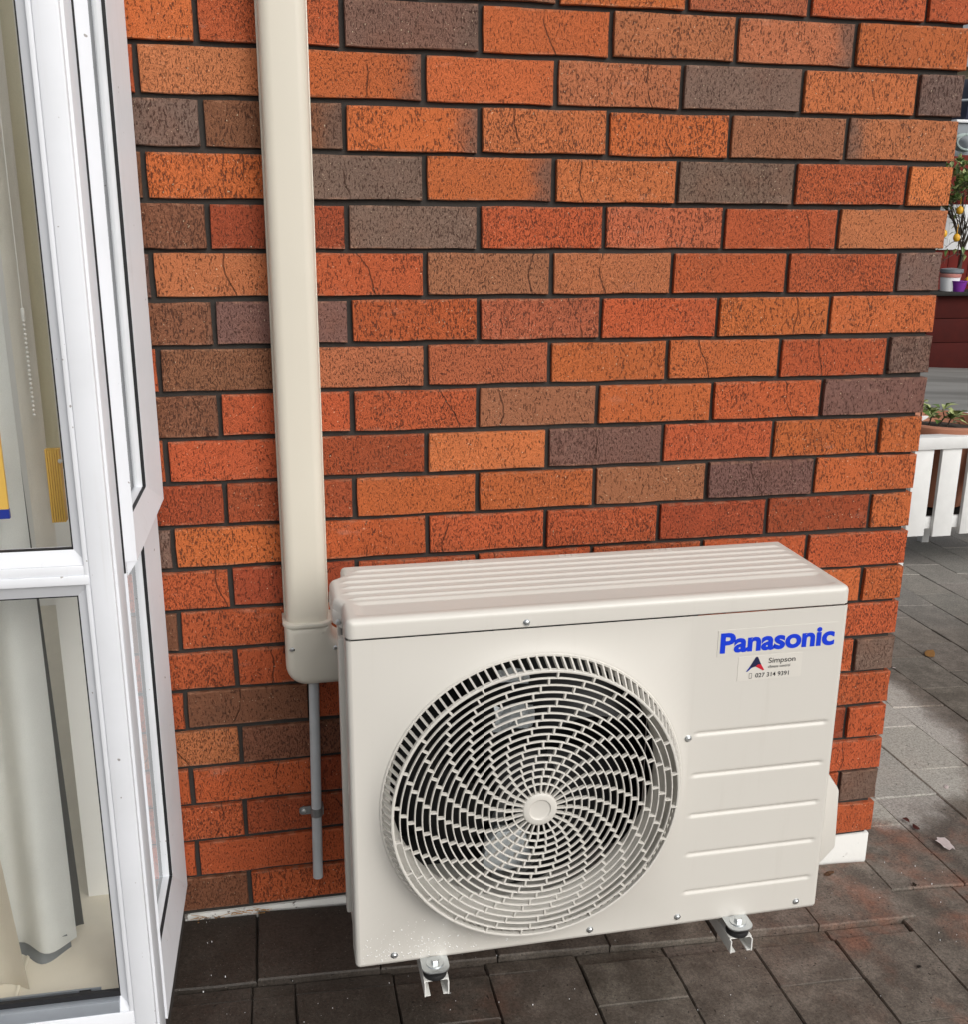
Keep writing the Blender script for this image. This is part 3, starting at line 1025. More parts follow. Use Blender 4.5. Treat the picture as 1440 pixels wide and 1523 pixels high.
# fan grille
gr = MB()
gy = YF - GH
gr.lathe([(0.2525, 0.0195 + YF - gy), (0.2585, YF - gy - 0.0035), (0.2570, YF - gy - 0.0055), (0.2540, YF - gy - 0.0055), (0.2508, YF - gy + 0.001), (0.2508, YF - gy + 0.012)], (FCX, gy, FCZ), 'y', 128)
grille = under(gr.build('fan_grille', M['cream'], unit, angle=50), unit)
def gsub(mb, name, **kw):
    return mb.build(name, M['cream'], grille, **kw)
NR = 17
rad = [0.0455 + (RF - 0.0455) * (i / (NR - 1)) ** 0.97 for i in range(NR)]
def gdome(r):
    return 0.004 * (r / RF) ** 2        # the face is very slightly domed
for i, r in enumerate(rad):
    w = 0.00115 if i < NR - 1 else 0.0022
    dp = 0.0046 if i < NR - 1 else 0.0080
    y0 = gdome(r)
    g = MB()
    g.lathe([(r - w, y0 + 0.0006), (r - w * 0.5, y0), (r + w * 0.5, y0), (r + w, y0 + 0.0006), (r + w, y0 + dp), (r - w, y0 + dp)], (FCX, gy, FCZ), 'y', 128, closed=True)
    gsub(g, 'ring', angle=50)
ribs = MB()
NRIB = 24
def rib_box(t, r0, r1, y0, y1, w, slant=0.0):
    """radial bar between two radii; slant twists the outer end"""
    for_ = []
    ct0, st0 = math.cos(t), math.sin(t)
    t2 = t + slant
    ct1, st1 = math.cos(t2), math.sin(t2)
    P0 = Vector((FCX + r0 * ct0, 0, FCZ + r0 * st0)); P1 = Vector((FCX + r1 * ct1, 0, FCZ + r1 * st1))
    d = (P1 - P0).normalized()
    s = Vector((-d.z, 0, d.x)) * w
    vs_ = []
    for P, yy in ((P0, y0), (P1, y1)):
        for sg in (-1, 1):
            for dy in (0.0, 0.0062):
                vs_.append(ribs.bm.verts.new((P.x + sg * s.x, gy + yy + dy, P.z + sg * s.z)))
    for f_ in ((0, 1, 3, 2), (4, 6, 7, 5), (0, 4, 5, 1), (2, 3, 7, 6), (0, 2, 6, 4), (1, 5, 7, 3)):
        ribs.bm.faces.new([vs_[i] for i in f_])
tw = 0.0
for k in range(NR - 1):
    r0, r1 = rad[k], rad[k + 1]
    for i in range(NRIB):
        t = math.radians(90 - 2) + 2 * math.pi * i / NRIB - tw
        rib_box(t, r0 + 0.0004, r1 - 0.0004, gdome(r0), gdome(r1), 0.0015)
    tw += math.radians(2.2 if k < 2 else 3.45)
for i in range(NRIB):
    t = math.radians(90 - 2) + 2 * math.pi * i / NRIB
    rib_box(t, 0.024, rad[0], 0.0, gdome(rad[0]), 0.0013)
ro = gsub(ribs, 'rib', smooth=False)
ro['kind'] = 'stuff'
# slanted side bars from the rim to the outer ring
ribs = MB()
NS = 112
for i in range(NS):
    t = 2 * math.pi * i / NS
    a0, a1 = t, t + 0.010
    p0 = Vector((FCX + 0.2425 * math.cos(a0), gy + 0.006, FCZ + 0.2425 * math.sin(a0)))
    p1 = Vector((FCX + 0.2545 * math.cos(a1), YF - 0.003, FCZ + 0.2545 * math.sin(a1)))
    d = (p1 - p0).normalized()
    tang = Vector((-math.sin(t), 0, math.cos(t)))
    s = tang * 0.0016
    nrm = Vector((math.cos(t), 0, math.sin(t))) * 0.0042
    vs_ = [ribs.bm.verts.new(P + sg * s + q * nrm) for P in (p0, p1) for sg in (-1, 1) for q in (-1, 0.4)]
    for f_ in ((0, 1, 3, 2), (4, 6, 7, 5), (0, 4, 5, 1), (2, 3, 7, 6), (0, 2, 6, 4), (1, 5, 7, 3)):
        ribs.bm.faces.new([vs_[i] for i in f_])
ro = gsub(ribs, 'side_bar', smooth=False)
ro['kind'] = 'stuff'
g = MB()
lps = g.lathe([(0.029, 0.009), (0.0295, 0.003), (0.0285, 0.0005), (0.0265, -0.0006), (0.0185, -0.0006), (0.0172, 0.0012), (0.0158, 0.0016)], (FCX, gy - 0.0008, FCZ), 'y', 48)
g.cap(lps[-1])
gsub(g, 'hub', angle=40)

# inside the opening: bell-mouth, fan, motor and bracket
b = MB()
b.lathe([(0.2535, 0.012), (0.2500, 0.030), (0.238, 0.044), (0.2345, 0.052), (0.2335, 0.064)], (FCX, YF, FCZ), 'y', 96)
b.lathe([(0.2335, 0.0645), (0.272, 0.065)], (FCX, YF, FCZ), 'y', 96)
under(b.build('shroud', M['cream'], unit, angle=60), unit)
fan = MB()
fan.lathe([(0.0005, -0.012), (0.02, -0.012), (0.048, -0.004), (0.054, 0.004), (0.054, 0.07)], (FCX, YF + 0.058, FCZ), 'y', 48)
fano = under(fan.build('fan_hub', M['fan'], unit), unit)
for k in range(3):
    bl = bmesh.new()
    NRr, NT = 10, 14
    grid = []
    for i in range(NRr + 1):
        r = 0.050 + (0.222 - 0.050) * i / NRr
        row = []
        span = math.radians(62 + 32 * (i / NRr))
        sweep = math.radians(-34) * (i / NRr) ** 1.4
        for j in range(NT + 1):
            u = j / NT
            t = math.radians(100 + 120 * k) + sweep + span * (u - 0.5)
            y = YF + 0.062 + 0.062 * u + 0.012 * math.sin(math.pi * u)
            rr_ = r if i < NRr else 0.222 - 0.016 * abs(2 * u - 1) ** 4
            row.append(bl.verts.new((FCX + rr_ * math.cos(t), y, FCZ + rr_ * math.sin(t))))
        grid.append(row)
    for i in range(NRr):
        for j in range(NT):
            bl.faces.new((grid[i][j], grid[i][j + 1], grid[i + 1][j + 1], grid[i + 1][j]))
    bmesh.ops.solidify(bl, geom=bl.faces[:], thickness=0.0025)
    mb = MB(); mb.merge(bl)
    under(mb.build('fan_blade', M['fan'], unit, angle=50), unit)
b = MB()
b.box(FCX - 0.036, FCX - 0.010, YF + 0.155, YF + 0.166, ZB + 0.02, ZS - 0.003, bevel=0.002)
b.box(FCX + 0.010, FCX + 0.036, YF + 0.155, YF + 0.166, ZB + 0.02, ZS - 0.003, bevel=0.002)
under(b.build('motor_bracket', M['dullzinc'], unit), unit)
b = MB()
lps = b.lathe([(0.052, 0.0), (0.052, 0.04)], (FCX, YF + 0.13, FCZ), 'y', 32)
b.cap(lps[0], True)
under(b.build('motor', M['dullzinc'], unit), unit)
# crumpled foil tape and labels that catch the light inside
def foil(x0, x1, z0, z1, y, seed, nx=5, nz=4):
    rr = random.Random(seed)
    b_ = MB()
    vsg = [[b_.bm.verts.new((x0 + (x1 - x0) * i / nx + rr.uniform(-.003, .003), y + rr.uniform(-.006, .006), z0 + (z1 - z0) * j / nz + rr.uniform(-.004, .004))) for i in range(nx + 1)] for j in range(nz + 1)]
    for j in range(nz):
        for i in range(nx):
            b_.bm.faces.new((vsg[j][i], vsg[j][i + 1], vsg[j + 1][i + 1], vsg[j + 1][i]))
    bmesh.ops.solidify(b_.bm, geom=b_.bm.faces[:], thickness=0.001)
    return under(b_.build('foil_tape', M['foil'], unit, smooth=False), unit)
foil(0.428, 0.496, 0.622, 0.668, YF + 0.046, 3)
foil(0.432, 0.486, 0.704, 0.730, YF + 0.050, 5, 4, 2)
b = MB()
b.prism([(0.42, 0.325), (0.43, 0.375), (0.45, 0.395), (0.50, 0.392), (0.512, 0.345), (0.515, 0.320), (0.46, 0.312)], 'y', YF + 0.100, YF + 0.125, bevel=0.004)
under(b.build('pipe_cover', M['foil'], unit), unit)

# right-hand valve cover
b = MB()
b.prism([(XR + 0.005, 0.507), (1.046, 0.484), (1.073, 0.445), (1.078, 0.325), (1.052, 0.296), (XR + 0.005, 0.282)], 'y', -0.416, -0.260, bevel=0.006)
vc = under(b.build('valve_cover', M['cream'], unit), unit)

# screws
for (sx_, sy_) in ((1024, 1098), (586, 1420), (878, 1382), (1008, 1363), (1184, 1340)):
    c_ = px(sx_, sy_, YF)
    b = MB()
    lps = b.lathe([(0.0062, 0.0008), (0.0062, -0.0008), (0.0046, -0.0014), (0.0042, -0.0030), (0.0026, -0.0041)], (c_.x, YF, c_.z), 'y', 16)
    b.cap(lps[-1])
    under(b.build('screw', M['zinc'], unit), unit)
c_ = px(784, 926, LY0)
b = MB()
lps = b.lathe([(0.0058, 0.0008), (0.0058, -0.0008), (0.004, -0.0030), (0.0024, -0.0038)], (c_.x, LY0, c_.z), 'y', 16)
b.cap(lps[-1])
under(b.build('screw', M['zinc'], unit), unit)
b = MB()
lps = b.lathe([(0.005, 0.0008), (0.005, -0.0008), (0.003, -0.0035)], (XL - 0.014, -0.376, ZS + 0.003), 'y', 14)
b.cap(lps[-1])
under(b.build('screw', M['zinc'], unit), unit)

# lettering
def text_mesh(s, offset=0.0, space=1.0, shear=0.0):
    cu = bpy.data.curves.new('t', 'FONT')
    cu.body = s
    cu.offset = offset
    cu.space_character = space
    cu.shear = shear
    cu.resolution_u = 6
    o = bpy.data.objects.new('t', cu)
    col.objects.link(o)
    bpy.context.view_layer.update()
    dg = bpy.context.evaluated_depsgraph_get()
    m_ = bpy.data.meshes.new_from_object(o.evaluated_get(dg))
    bpy.data.objects.remove(o, do_unlink=True)
    bpy.data.curves.remove(cu)
    return m_
def text_on_panel(name, s, x0, x1, z0, z1, y, mat, parent, offset=0.0, space=1.0, shear=0.0, tilt=0.0):
    m_ = text_mesh(s, offset, space, shear)
    xs_ = [v.co.x for v in m_.vertices]; ys_ = [v.co.y for v in m_.vertices]
    ax, bx_, ay, by = min(xs_), max(xs_), min(ys_), max(ys_)
    for v in m_.vertices:
        u = (v.co.x - ax) / (bx_ - ax)
        v.co = (x0 + (x1 - x0) * u, y, z0 + (z1 - z0) * (v.co.y - ay) / (by - ay) + tilt * u)
    m_.materials.clear()
    return link_mesh(name, m_, mat, parent)
film = MB()
film.box(0.795, 1.011, YF - 0.0006, YF + 0.0005, 0.746, 0.793)
badge = under(film.build('badge_film', M['cream'], unit), unit)
text_on_panel('lettering', 'Panasonic', 0.7995, 1.0065, 0.7515, 0.7880, YF - 0.0011, M['blue'], badge, offset=0.036, space=0.99)
film = MB()
film.box(0.8345, 0.9505, YF - 0.0005, YF + 0.0005, 0.6985, 0.7425)
stick = under(film.build('installer_sticker', M['clear'], unit), unit)
stick['label'] = 'clear installer sticker with dart logo and phone number'
def flat(name, pts, mat, y=YF - 0.001):
    m_ = bpy.data.meshes.new(name)
    m_.from_pydata([(p[0], y, p[1]) for p in pts], [], [tuple(range(len(pts)))])
    return link_mesh(name, m_, mat, stick)
flat('logo', [(0.8490, 0.7150), (0.8520, 0.7150), (0.8590, 0.7215), (0.8560, 0.7245)], M['royal'])
flat('logo', [(0.8560, 0.7245), (0.8590, 0.7215), (0.8660, 0.7235), (0.8705, 0.7272), (0.8760, 0.7263), (0.8693, 0.7402), (0.8670, 0.7412), (0.8650, 0.7402)], M['navy'])
flat('logo', [(0.8660, 0.7235), (0.8798, 0.7155), (0.8824, 0.7160), (0.8760, 0.7263), (0.8705, 0.7272)], M['redv'])
text_on_panel('lettering', 'Simpson', 0.8890, 0.9380, 0.7247, 0.7372, YF - 0.001, M['ink'], stick, offset=0.004)
text_on_panel('lettering', 'climate control', 0.8890, 0.9290, 0.7188, 0.7238, YF - 0.001, M['ink'], stick, offset=0.0)
text_on_panel('lettering', '027 314 9391', 0.8670, 0.9280, 0.7030, 0.7110, YF - 0.001, M['ink'], stick, offset=0.006)
for q in ([(0.8555, 0.7022), (0.8605, 0.7022), (0.8605, 0.7031), (0.8555, 0.7031)], [(0.8555, 0.7111), (0.8605, 0.7111), (0.8605, 0.7118), (0.8555, 0.7118)],
          [(0.8555, 0.7031), (0.8560, 0.7031), (0.8560, 0.7111), (0.8555, 0.7111)], [(0.8600, 0.7031), (0.8605, 0.7031), (0.8605, 0.7111), (0.8600, 0.7111)]):
    flat('phone_symbol', q, M['ink'])

# water beads on the lower left of the panel
b = MB()
rr = random.Random(11)
for i in range(260):
    x = XL + 0.004 + abs(rr.gauss(0, 0.13))
    z = ZB + 0.002 + abs(rr.gauss(0, 0.030))
    if x > 0.72 or math.hypot(x - FCX, z - FCZ) < 0.272 or z > ZB + 0.10:
        continue
    r = rr.choice((0.0006, 0.0008, 0.0008, 0.0011, 0.0016))
    b.lathe([(r, 0.0), (r * 0.75, -r * 0.45), (r * 0.25, -r * 0.62)], (x, YF + 0.0002, z), 'y', 6)
do = under(b.build('water_bead', M['drop'], unit), unit)
do['kind'] = 'stuff'

# feet of the unit and wall brackets carrying it
for side, xc in (('a', 0.3155), ('b', 0.8665)):
    b = MB()
    b.prism(rrect(xc - 0.0235, xc + 0.0235, -0.489, -0.10, 0.016, 6, (1, 1, 0, 0)), 'z', 0.2305, 0.2335, bevel=0.0008)
    b.box(xc - 0.0155, xc + 0.0155, -0.449, -0.446, 0.2335, 0.2385)
    under(b.build('foot', M['zinc'], unit), unit)
    br = empty('wall_bracket', (xc, 0.0, 0.20))
    tag(br, 'white steel wall bracket arm under the fan side of the outdoor unit' if side == 'a' else 'white steel wall bracket arm under the grooved end of the outdoor unit', 'bracket', 'brackets under the outdoor unit')
    b = MB()
    t_ = 0.0024
    y0, y1 = -0.487, -0.026
    b.box(xc - 0.021, xc + 0.021, y0 + 0.006, y1, 0.2105, 0.2105 + t_)
    b.box(xc - 0.021, xc - 0.021 + t_, y0, y1, 0.186, 0.2104)
    b.box(xc + 0.021 - t_, xc + 0.021, y0, y1, 0.186, 0.2104)
    b.box(xc - 0.0185, xc - 0.0110, y0 + 0.001, y1, 0.1862, 0.1862 + t_)
    b.box(xc + 0.0110, xc + 0.0185, y0 + 0.001, y1, 0.1862, 0.1862 + t_)
    under(b.build('arm', M['arm'], br, smooth=False), br)
    b = MB()
    b.box(xc - 0.024, xc + 0.024, -0.0255, -0.0005, 0.11, 0.62, bevel=0.002)
    under(b.build('upright', M['arm'], br), br)
    yc = -0.4655
    b = MB()
    lps = b.lathe([(0.0195, 0.0), (0.0205, 0.004), (0.019, 0.0085), (0.0205, 0.013), (0.0195, 0.0172)], (xc, yc, 0.2129), 'z', 28)
    b.cap(lps[0], True); b.cap(lps[-1])
    under(b.build('rubber_mount', M['rubber'], br), br)
    b = MB()
    lps = b.lathe([(0.0150, 0.0), (0.0150, 0.0016), (0.0145, 0.002)], (xc, yc, 0.2336), 'z', 32)
    b.cap(lps[-1])
    under(b.build('washer', M['zinc'], br), br)
    b = MB()
    lps = b.lathe([(0.0072, 0.0), (0.0072, 0.0045), (0.0062, 0.0056)], (xc, yc, 0.2356), 'z', 6)
    b.cap(lps[-1])
    under(b.build('bolt', M['zinc'], br, smooth=False), br)

# ------------------------------------------------------------------ corner window
win = empty('corner_window', (-0.128, -0.44, 0.15))
tag(win, 'white aluminium corner window with two panes beside the brick wall', 'window')
def wpart(mb, name, mat, parent=None, **kw):
    o = mb.build(name, mat, parent or win, **kw)
    o.matrix_parent_inverse = Matrix.Translation(-Vector(win.location))
    return o
WT = 2.12                                         # head of the joinery, above the picture
WL = -1.25
# corner post
b = MB()
b.box(-0.168, -0.135, -0.450, -0.405, 0.05, WT, bevel=0.003)
b.box(-0.1755, -0.1675, -0.4475, -0.400, 0.05, WT, bevel=0.002)
b.box(-0.152, -0.131, -0.4405, -0.385, 0.05, WT, bevel=0.002)
wpart(b, 'corner_post', M['frame'])
# front light: bead frame next to the post, transom, sill
def bead_front(x0, x1, z0, z1):
    """sloped glazing bead round an opening in the front plane: outer edge at y=-.441, inner at y=-.428"""
    mb = MB()
    w = 0.0205
    o_ = [(x0, z0), (x1, z0), (x1, z1), (x0, z1)]
    i_ = [(x0 + w, z0 + w), (x1 - w, z0 + w), (x1 - w, z1 - w), (x0 + w, z1 - w)]
    O = [mb.bm.verts.new((p[0], -0.4445, p[1])) for p in o_]
    I = [mb.bm.verts.new((p[0], -0.4330, p[1])) for p in i_]
    I2 = [mb.bm.verts.new((p[0], -0.4180, p[1])) for p in i_]
    O2 = [mb.bm.verts.new((p[0], -0.4180, p[1])) for p in o_]
    for A, B in ((O, I), (I, I2), (I2, O2), (O2, O)):
        for k in range(4):
            mb.bm.faces.new((A[k], A[(k + 1) % 4], B[(k + 1) % 4], B[k]))
    return mb
TZ0, TZ1 = 0.919, 0.966
b = bead_front(WL, -0.1685, TZ1, WT)
wpart(b, 'glazing_bead', M['frame'], smooth=False)
b = bead_front(WL, -0.1685, 0.205, TZ0 + 0.018)
wpart(b, 'glazing_bead', M['frame'], smooth=False)
b = MB()
b.box(WL, -0.1690, -0.449, -0.405, 0.9375, 0.9512, bevel=0.0012)
b.box(WL, -0.1690, -0.4465, -0.406, 0.9514, 0.9655, bevel=0.0012)
wpart(b, 'transom', M['frame'])
for nm, z0, z1 in (('upper_pane', TZ1 + 0.018, WT - 0.02), ('lower_pane', 0.222, 0.919)):
    b = MB()
    b.quad((WL + 0.01, -0.4245, z0), (-0.187, -0.4245, z0), (-0.187, -0.4245, z1), (WL + 0.01, -0.4245, z1))
    wpart(b, 'glass_pane', M['glass'], smooth=False, recalc=False)
    g = MB()
    w = 0.0016
    x0, x1 = WL + 0.0206, -0.1892
    zz0, zz1 = (TZ1 + 0.0205, WT - 0.0205) if nm == 'upper_pane' else (0.2255, TZ0 + 0.018 - 0.0205)
    g.box(x0, x1, -0.4335, -0.4255, zz0, zz0 + w); g.box(x0, x1, -0.4335, -0.4255, zz1 - w, zz1)
    g.box(x1 - w, x1, -0.4335, -0.4255, zz0 + w, zz1 - w); g.box(x0, x0 + w, -0.4335, -0.4255, zz0 + w, zz1 - w)
    wpart(g, 'gasket', M['gasket'], smooth=False)
b = MB()
b.box(WL, -0.1690, -0.4490, -0.405, 0.150, 0.2045, bevel=0.002)
b.box(WL, -0.190, -0.4700, -0.4492, 0.140, 0.165, bevel=0.002)
wpart(b, 'sill', M['frame'])
b = MB()
b.box(WL, -0.1900, -0.4470, -0.4338, 0.190, 0.2262, bevel=0.001)
wpart(b, 'sill_track', M['track'])
b = MB()
b.box(WL, -0.1895, -0.4337, -0.4262, 0.2263, 0.2350)
wpart(b, 'sill_seal', M['gasket'], smooth=False)
b = MB()
b.box(WL, -0.245, -0.4168, -0.385, 0.195, 0.2085)
b.box(WL, -0.225, -0.4030, -0.4000, 0.2086, 0.220)
wpart(b, 'inner_track', M['track'], smooth=False)
b = MB()
b.box(WL, -0.235, -0.4165, -0.4045, 0.2087, 0.2130)
b.box(-0.258, -0.240, -0.4165, -0.4045, 0.2131, 0.2215, bevel=0.001)
wpart(b, 'track_seal', M['gasket'], smooth=False)

# side light: frame against the wall, upper sash, lower fixed glass
def bead_side(y0, y1, z0, z1, xo, xi, xb, w):
    """picture-frame member in a plane x = const, face sloping from xo (outer) to xi (inner)"""
    mb = MB()
    o_ = [(y0, z0), (y1, z0), (y1, z1), (y0, z1)]
    w4 = w if isinstance(w, tuple) else (w, w, w, w)     # near, far, bottom, top
    i_ = [(y0 + w4[0], z0 + w4[2]), (y1 - w4[1], z0 + w4[2]), (y1 - w4[1], z1 - w4[3]), (y0 + w4[0], z1 - w4[3])]
    O = [mb.bm.verts.new((xo, p[0], p[1])) for p in o_]
    I = [mb.bm.verts.new((xi, p[0], p[1])) for p in i_]
    I2 = [mb.bm.verts.new((xb, p[0], p[1])) for p in i_]
    O2 = [mb.bm.verts.new((xb, p[0], p[1])) for p in o_]
    for A, B in ((O, I), (I, I2), (I2, O2), (O2, O)):
        for k in range(4):
            mb.bm.faces.new((A[k], A[(k + 1) % 4], B[(k + 1) % 4], B[k]))
    return mb
YN, YW = -0.3845, -0.012
b = bead_side(YN, YW, 0.128, WT, -0.1275, -0.1415, -0.185, (0.028, 0.088, 0.085, 0.02))
wpart(b, 'side_frame', M['frame'], smooth=False)
b = bead_side(-0.3800, -0.022, 0.947, WT - 0.01, -0.1120, -0.1270, -0.1450, (0.030, 0.095, 0.048, 0.02))
sash = wpart(b, 'opening_sash', M['frame'], smooth=False)
b = MB()                                              # sash side walls back to the frame, and its bevelled bottom edge
b.prism([(-0.1121, 0.9469), (-0.1275, 0.9240), (-0.1275, 0.9469)], 'y', -0.3800, -0.022)
b.prism([(-0.1122, -0.0222), (-0.1122, -0.0215), (-0.1300, -0.0185), (-0.1300, -0.0222)], 'z', 0.9472, WT - 0.01)
b.prism([(-0.1122, -0.3799), (-0.1122, -0.3805), (-0.1300, -0.3825), (-0.1300, -0.3799)], 'z', 0.9472, WT - 0.01)
wpart(b, 'sash_edge', M['frame'], smooth=False)
def side_glass(y0, y1, z0, z1, x, xg):
    g = MB()
    g.quad((x, y0, z0), (x, y1, z0), (x, y1, z1), (x, y0, z1))
    wpart(g, 'glass_pane', M['glass'], smooth=False, recalc=False)
    g = MB()
    g.box(xg - 0.0062, xg - 0.0006, y1 - 0.0009, y1 + 0.0005, z0 + 0.001, z1)
    g.box(xg - 0.0062, xg - 0.0006, y0 + 0.001, y1 - 0.001, z0 - 0.0005, z0 + 0.0009)
    wpart(g, 'gasket', M['gasket'], smooth=False)
side_glass(-0.3500, -0.1170, 0.9950, WT - 0.03, -0.1405, -0.1270)
side_glass(-0.3565, -0.1000, 0.2130, 0.9460, -0.1540, -0.1415)
b = MB()                                              # black strip painting in the shadow of the gap between sash and post
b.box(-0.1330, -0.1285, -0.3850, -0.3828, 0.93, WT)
wpart(b, 'sash_gap_shade', M['gasket'], smooth=False)
b = MB()                                              # inner reveals behind the glass
b.box(-0.215, -0.1852, -0.155, -0.1005, 0.213, WT, bevel=0.002)
b.box(-0.1995, -0.1851, -0.36, -0.156, 0.190, 0.2135, bevel=0.002)
wpart(b, 'inner_jamb', M['frame'])
b = MB()                                              # plinth under the joinery
b.box(-0.175, -0.140, -0.430, 0.002, -0.05, 0.1278)
b.box(WL, -0.1751, -0.430, -0.395, -0.05, 0.1495)
wpart(b, 'plinth', M['mortar'], smooth=False)
win.rotation_euler = (0, 0, math.radians(-1.4))
win.location.x -= 0.006

# ------------------------------------------------------------------ room behind the glass
b = MB()
b.box(-1.6, -0.2001, -0.3848, 1.6, 0.10, 0.2000)
room_floor = tag(b.build('room_floor', M['floorin'], smooth=False), kind='structure')
b = MB()
b.box(-0.372, -0.366, -0.39, -0.12, 0.2005, 0.2035, bevel=0.0012)
strip = b.build('floor_strip', M['floorin'], room_floor)
b = MB()
b.box(-0.292, -0.216, -0.118, 1.55, 0.2005, 2.30)
tag(b.build('room_wall', M['wallin'], smooth=False), kind='structure')
b = MB()
b.box(-1.6, -0.2925, 1.50, 1.56, 0.2005, 2.30)
tag(b.build('room_back_wall', M['wallin'], smooth=False), kind='structure')

def drape(name, x0, x1, y, z0, z1, mat, amp, waves, seed, thick=0.002, hem=0.0, flare=0.0, lean=0.0, taper=0.0, parent=None):
    rr = random.Random(seed)
    nx, nz = max(24, int(waves * 14)), 26
    b_ = bmesh.new()
    ph = rr.uniform(0, 6.28)
    rows_ = []
    for j in range(nz + 1):
        v = j / nz
        z = z0 + (z1 - z0) * v
        row = []
        for i in range(nx + 1):
            u = i / nx
            xx0 = x0 - flare * (1 - v); xx1 = x1 + flare * (1 - v) - taper * v
            x = xx0 + (xx1 - xx0) * u + lean * v
            yy = y + amp * (0.7 + 0.3 * (1 - v)) * math.sin(ph + 2 * math.pi * waves * u + 0.5 * math.sin(2.2 * v + seed)) + amp * 0.3 * math.sin(5 * u + 3 * v + seed)
            zz = z + (hem * math.sin(ph + 2 * math.pi * waves * u * 0.5 + 1) if j == 0 else 0)
            row.append(b_.verts.new((x, yy, zz)))
        rows_.append(row)
    for A, B in zip(rows_[:-1], rows_[1:]):
        for i in range(nx):
            b_.faces.new((A[i], A[i + 1], B[i + 1], B[i]))
    bmesh.ops.solidify(b_, geom=b_.faces[:], thickness=thick)
    mb = MB(); mb.merge(b_)
    return mb.build(name, mat, parent, angle=60)
cu1 = tag(drape('curtain', -0.62, -0.288, -0.285, 0.226, 2.25, M['curtain'], 0.021, 3.1, 2, hem=0.003), 'pale grey lined curtain hanging behind the corner window', 'curtain')
li = drape('lining', -0.612, -0.300, -0.279, 0.2015, 0.245, M['lining'], 0.020, 3.1, 2, parent=cu1)
tag(drape('curtain', -0.80, -0.362, -0.352, 0.2015, 0.86, M['cream_cloth'], 0.016, 3.0, 5, flare=0.012, taper=0.03), 'cream curtain bunched on the floor against the lower pane', 'curtain')
tag(drape('blind', -0.290, -0.205, -0.235, 1.06, 2.25, M['olive'], 0.004, 0.7, 8, flare=-0.02), 'olive fabric sheet added inside the upper pane', 'blind')  # added sheet carrying the olive tone over the jamb panel
tag(drape('blind', -0.285, -0.245, -0.265, 0.86, 2.25, M['offwhite'], 0.005, 0.6, 4, flare=-0.004), 'narrow off white blind strip behind the bead chain', 'blind')
tag(drape('curtain', -0.325, -0.288, -0.205, 0.2015, 1.34, M['darkstrip'], 0.003, 0.8, 9, taper=0.02), 'dark grey strip in the gap beside the pale curtain', 'curtain')  # dark strip filling the gap at the curtain edge
b = MB()
for i in range(22):
    z = 1.295 - i * 0.0066
    b.lathe([(0.0004, -0.0024), (0.0017, -0.0017), (0.0024, 0.0), (0.0017, 0.0017), (0.0004, 0.0024)], (-0.2560, -0.292, z), 'z', 8)
b.tube((-0.2560, -0.292, 1.298), (-0.2560, -0.292, 2.25), 0.0008, n=6)
b.box(-0.2585, -0.2535, -0.2935, -0.2905, 1.296, 1.313, bevel=0.0008)
tag(b.build('bead_chain', M['ivory']), 'white bead chain of the blind inside the upper pane', 'chain')
a0, a1 = px(66, 668, -0.30), px(96, 776, -0.30)
b = MB()
w0 = px(88, 668, -0.30).x - a0.x
for i in range(6):
    x = a0.x + w0 * i / 6
    b.box(x, x + w0 / 6 * 0.86, -0.3035, -0.294, a1.z, a0.z, bevel=0.0008)
b.box(a0.x, a0.x + w0, -0.2945, -0.288, a1.z + 0.001, a0.z - 0.001)
tag(b.build('yellow_block', M['yellow']), 'ribbed yellow plastic block propped inside the upper pane', 'block')
p = px(91, 686, -0.305)
b = MB()
for dx_ in (-0.002, 0.004):
    b.lathe([(0.0004, -0.0035), (0.0026, -0.002), (0.0032, 0.0005), (0.002, 0.0028), (0.0004, 0.0036)], (p.x + dx_, -0.305, p.z), 'z', 10)
b.tube((p.x + 0.001, -0.305, p.z), (p.x + 0.001, -0.305, 2.2), 0.0006, n=6)
tag(b.build('cord_knob', M['ivory']), 'small white cord knobs beside the yellow block', 'cord')
p = px(4, 726, -0.36)
b = MB()
b.box(p.x - 0.05, p.x + 0.005, -0.363, -0.357, px(4, 770, -0.36).z, px(4, 690, -0.36).z + 0.05)
card = b.build('wall_card', M['yellow'], smooth=False)
tag(card, 'yellow card with a navy foot hanging inside the upper pane', 'card')
b = MB()
b.box(p.x - 0.05, p.x + 0.0055, -0.3636, -0.3564, px(4, 770, -0.36).z - 0.001, px(4, 757, -0.36).z)
b.build('printed_foot', M['royal'], card, smooth=False)

# ------------------------------------------------------------------ white planter with a terracotta bowl
PYF = 2.03
pl = empty('planter_box', (3.2, 2.27, gz(3.2)))
tag(pl, 'white slatted timber planter box standing in the yard', 'planter')
def ppart(mb, name, mat, **kw):
    return under(mb.build(name, mat, pl, **kw), pl)
zt, zb = 0.530, 0.075
xa, xb_ = 2.79, 3.72
b = MB()
b.box(xa - 0.02, xb_ + 0.02, PYF - 0.022, PYF + 0.05, zt - 0.055, zt, bevel=0.004)
b.box(xa - 0.02, xb_ + 0.02, PYF + 0.44, PYF + 0.50, zt - 0.05, zt, bevel=0.004)
b.box(xa - 0.018, xa + 0.04, PYF + 0.0502, PYF + 0.4398, zt - 0.05, zt - 0.001, bevel=0.004)
b.box(xb_ - 0.04, xb_ + 0.018, PYF + 0.0502, PYF + 0.4398, zt - 0.05, zt - 0.001, bevel=0.004)
ppart(b, 'top_rail', M['whitewood'])
sr = px(1388.8, 665, PYF).x
pitch = px(1439.5, 668, PYF).x - px(1398.8, 666, PYF).x
sw = px(1427, 667, PYF).x - px(1398.8, 666, PYF).x
x = sr - sw - 2 * pitch
k = 0
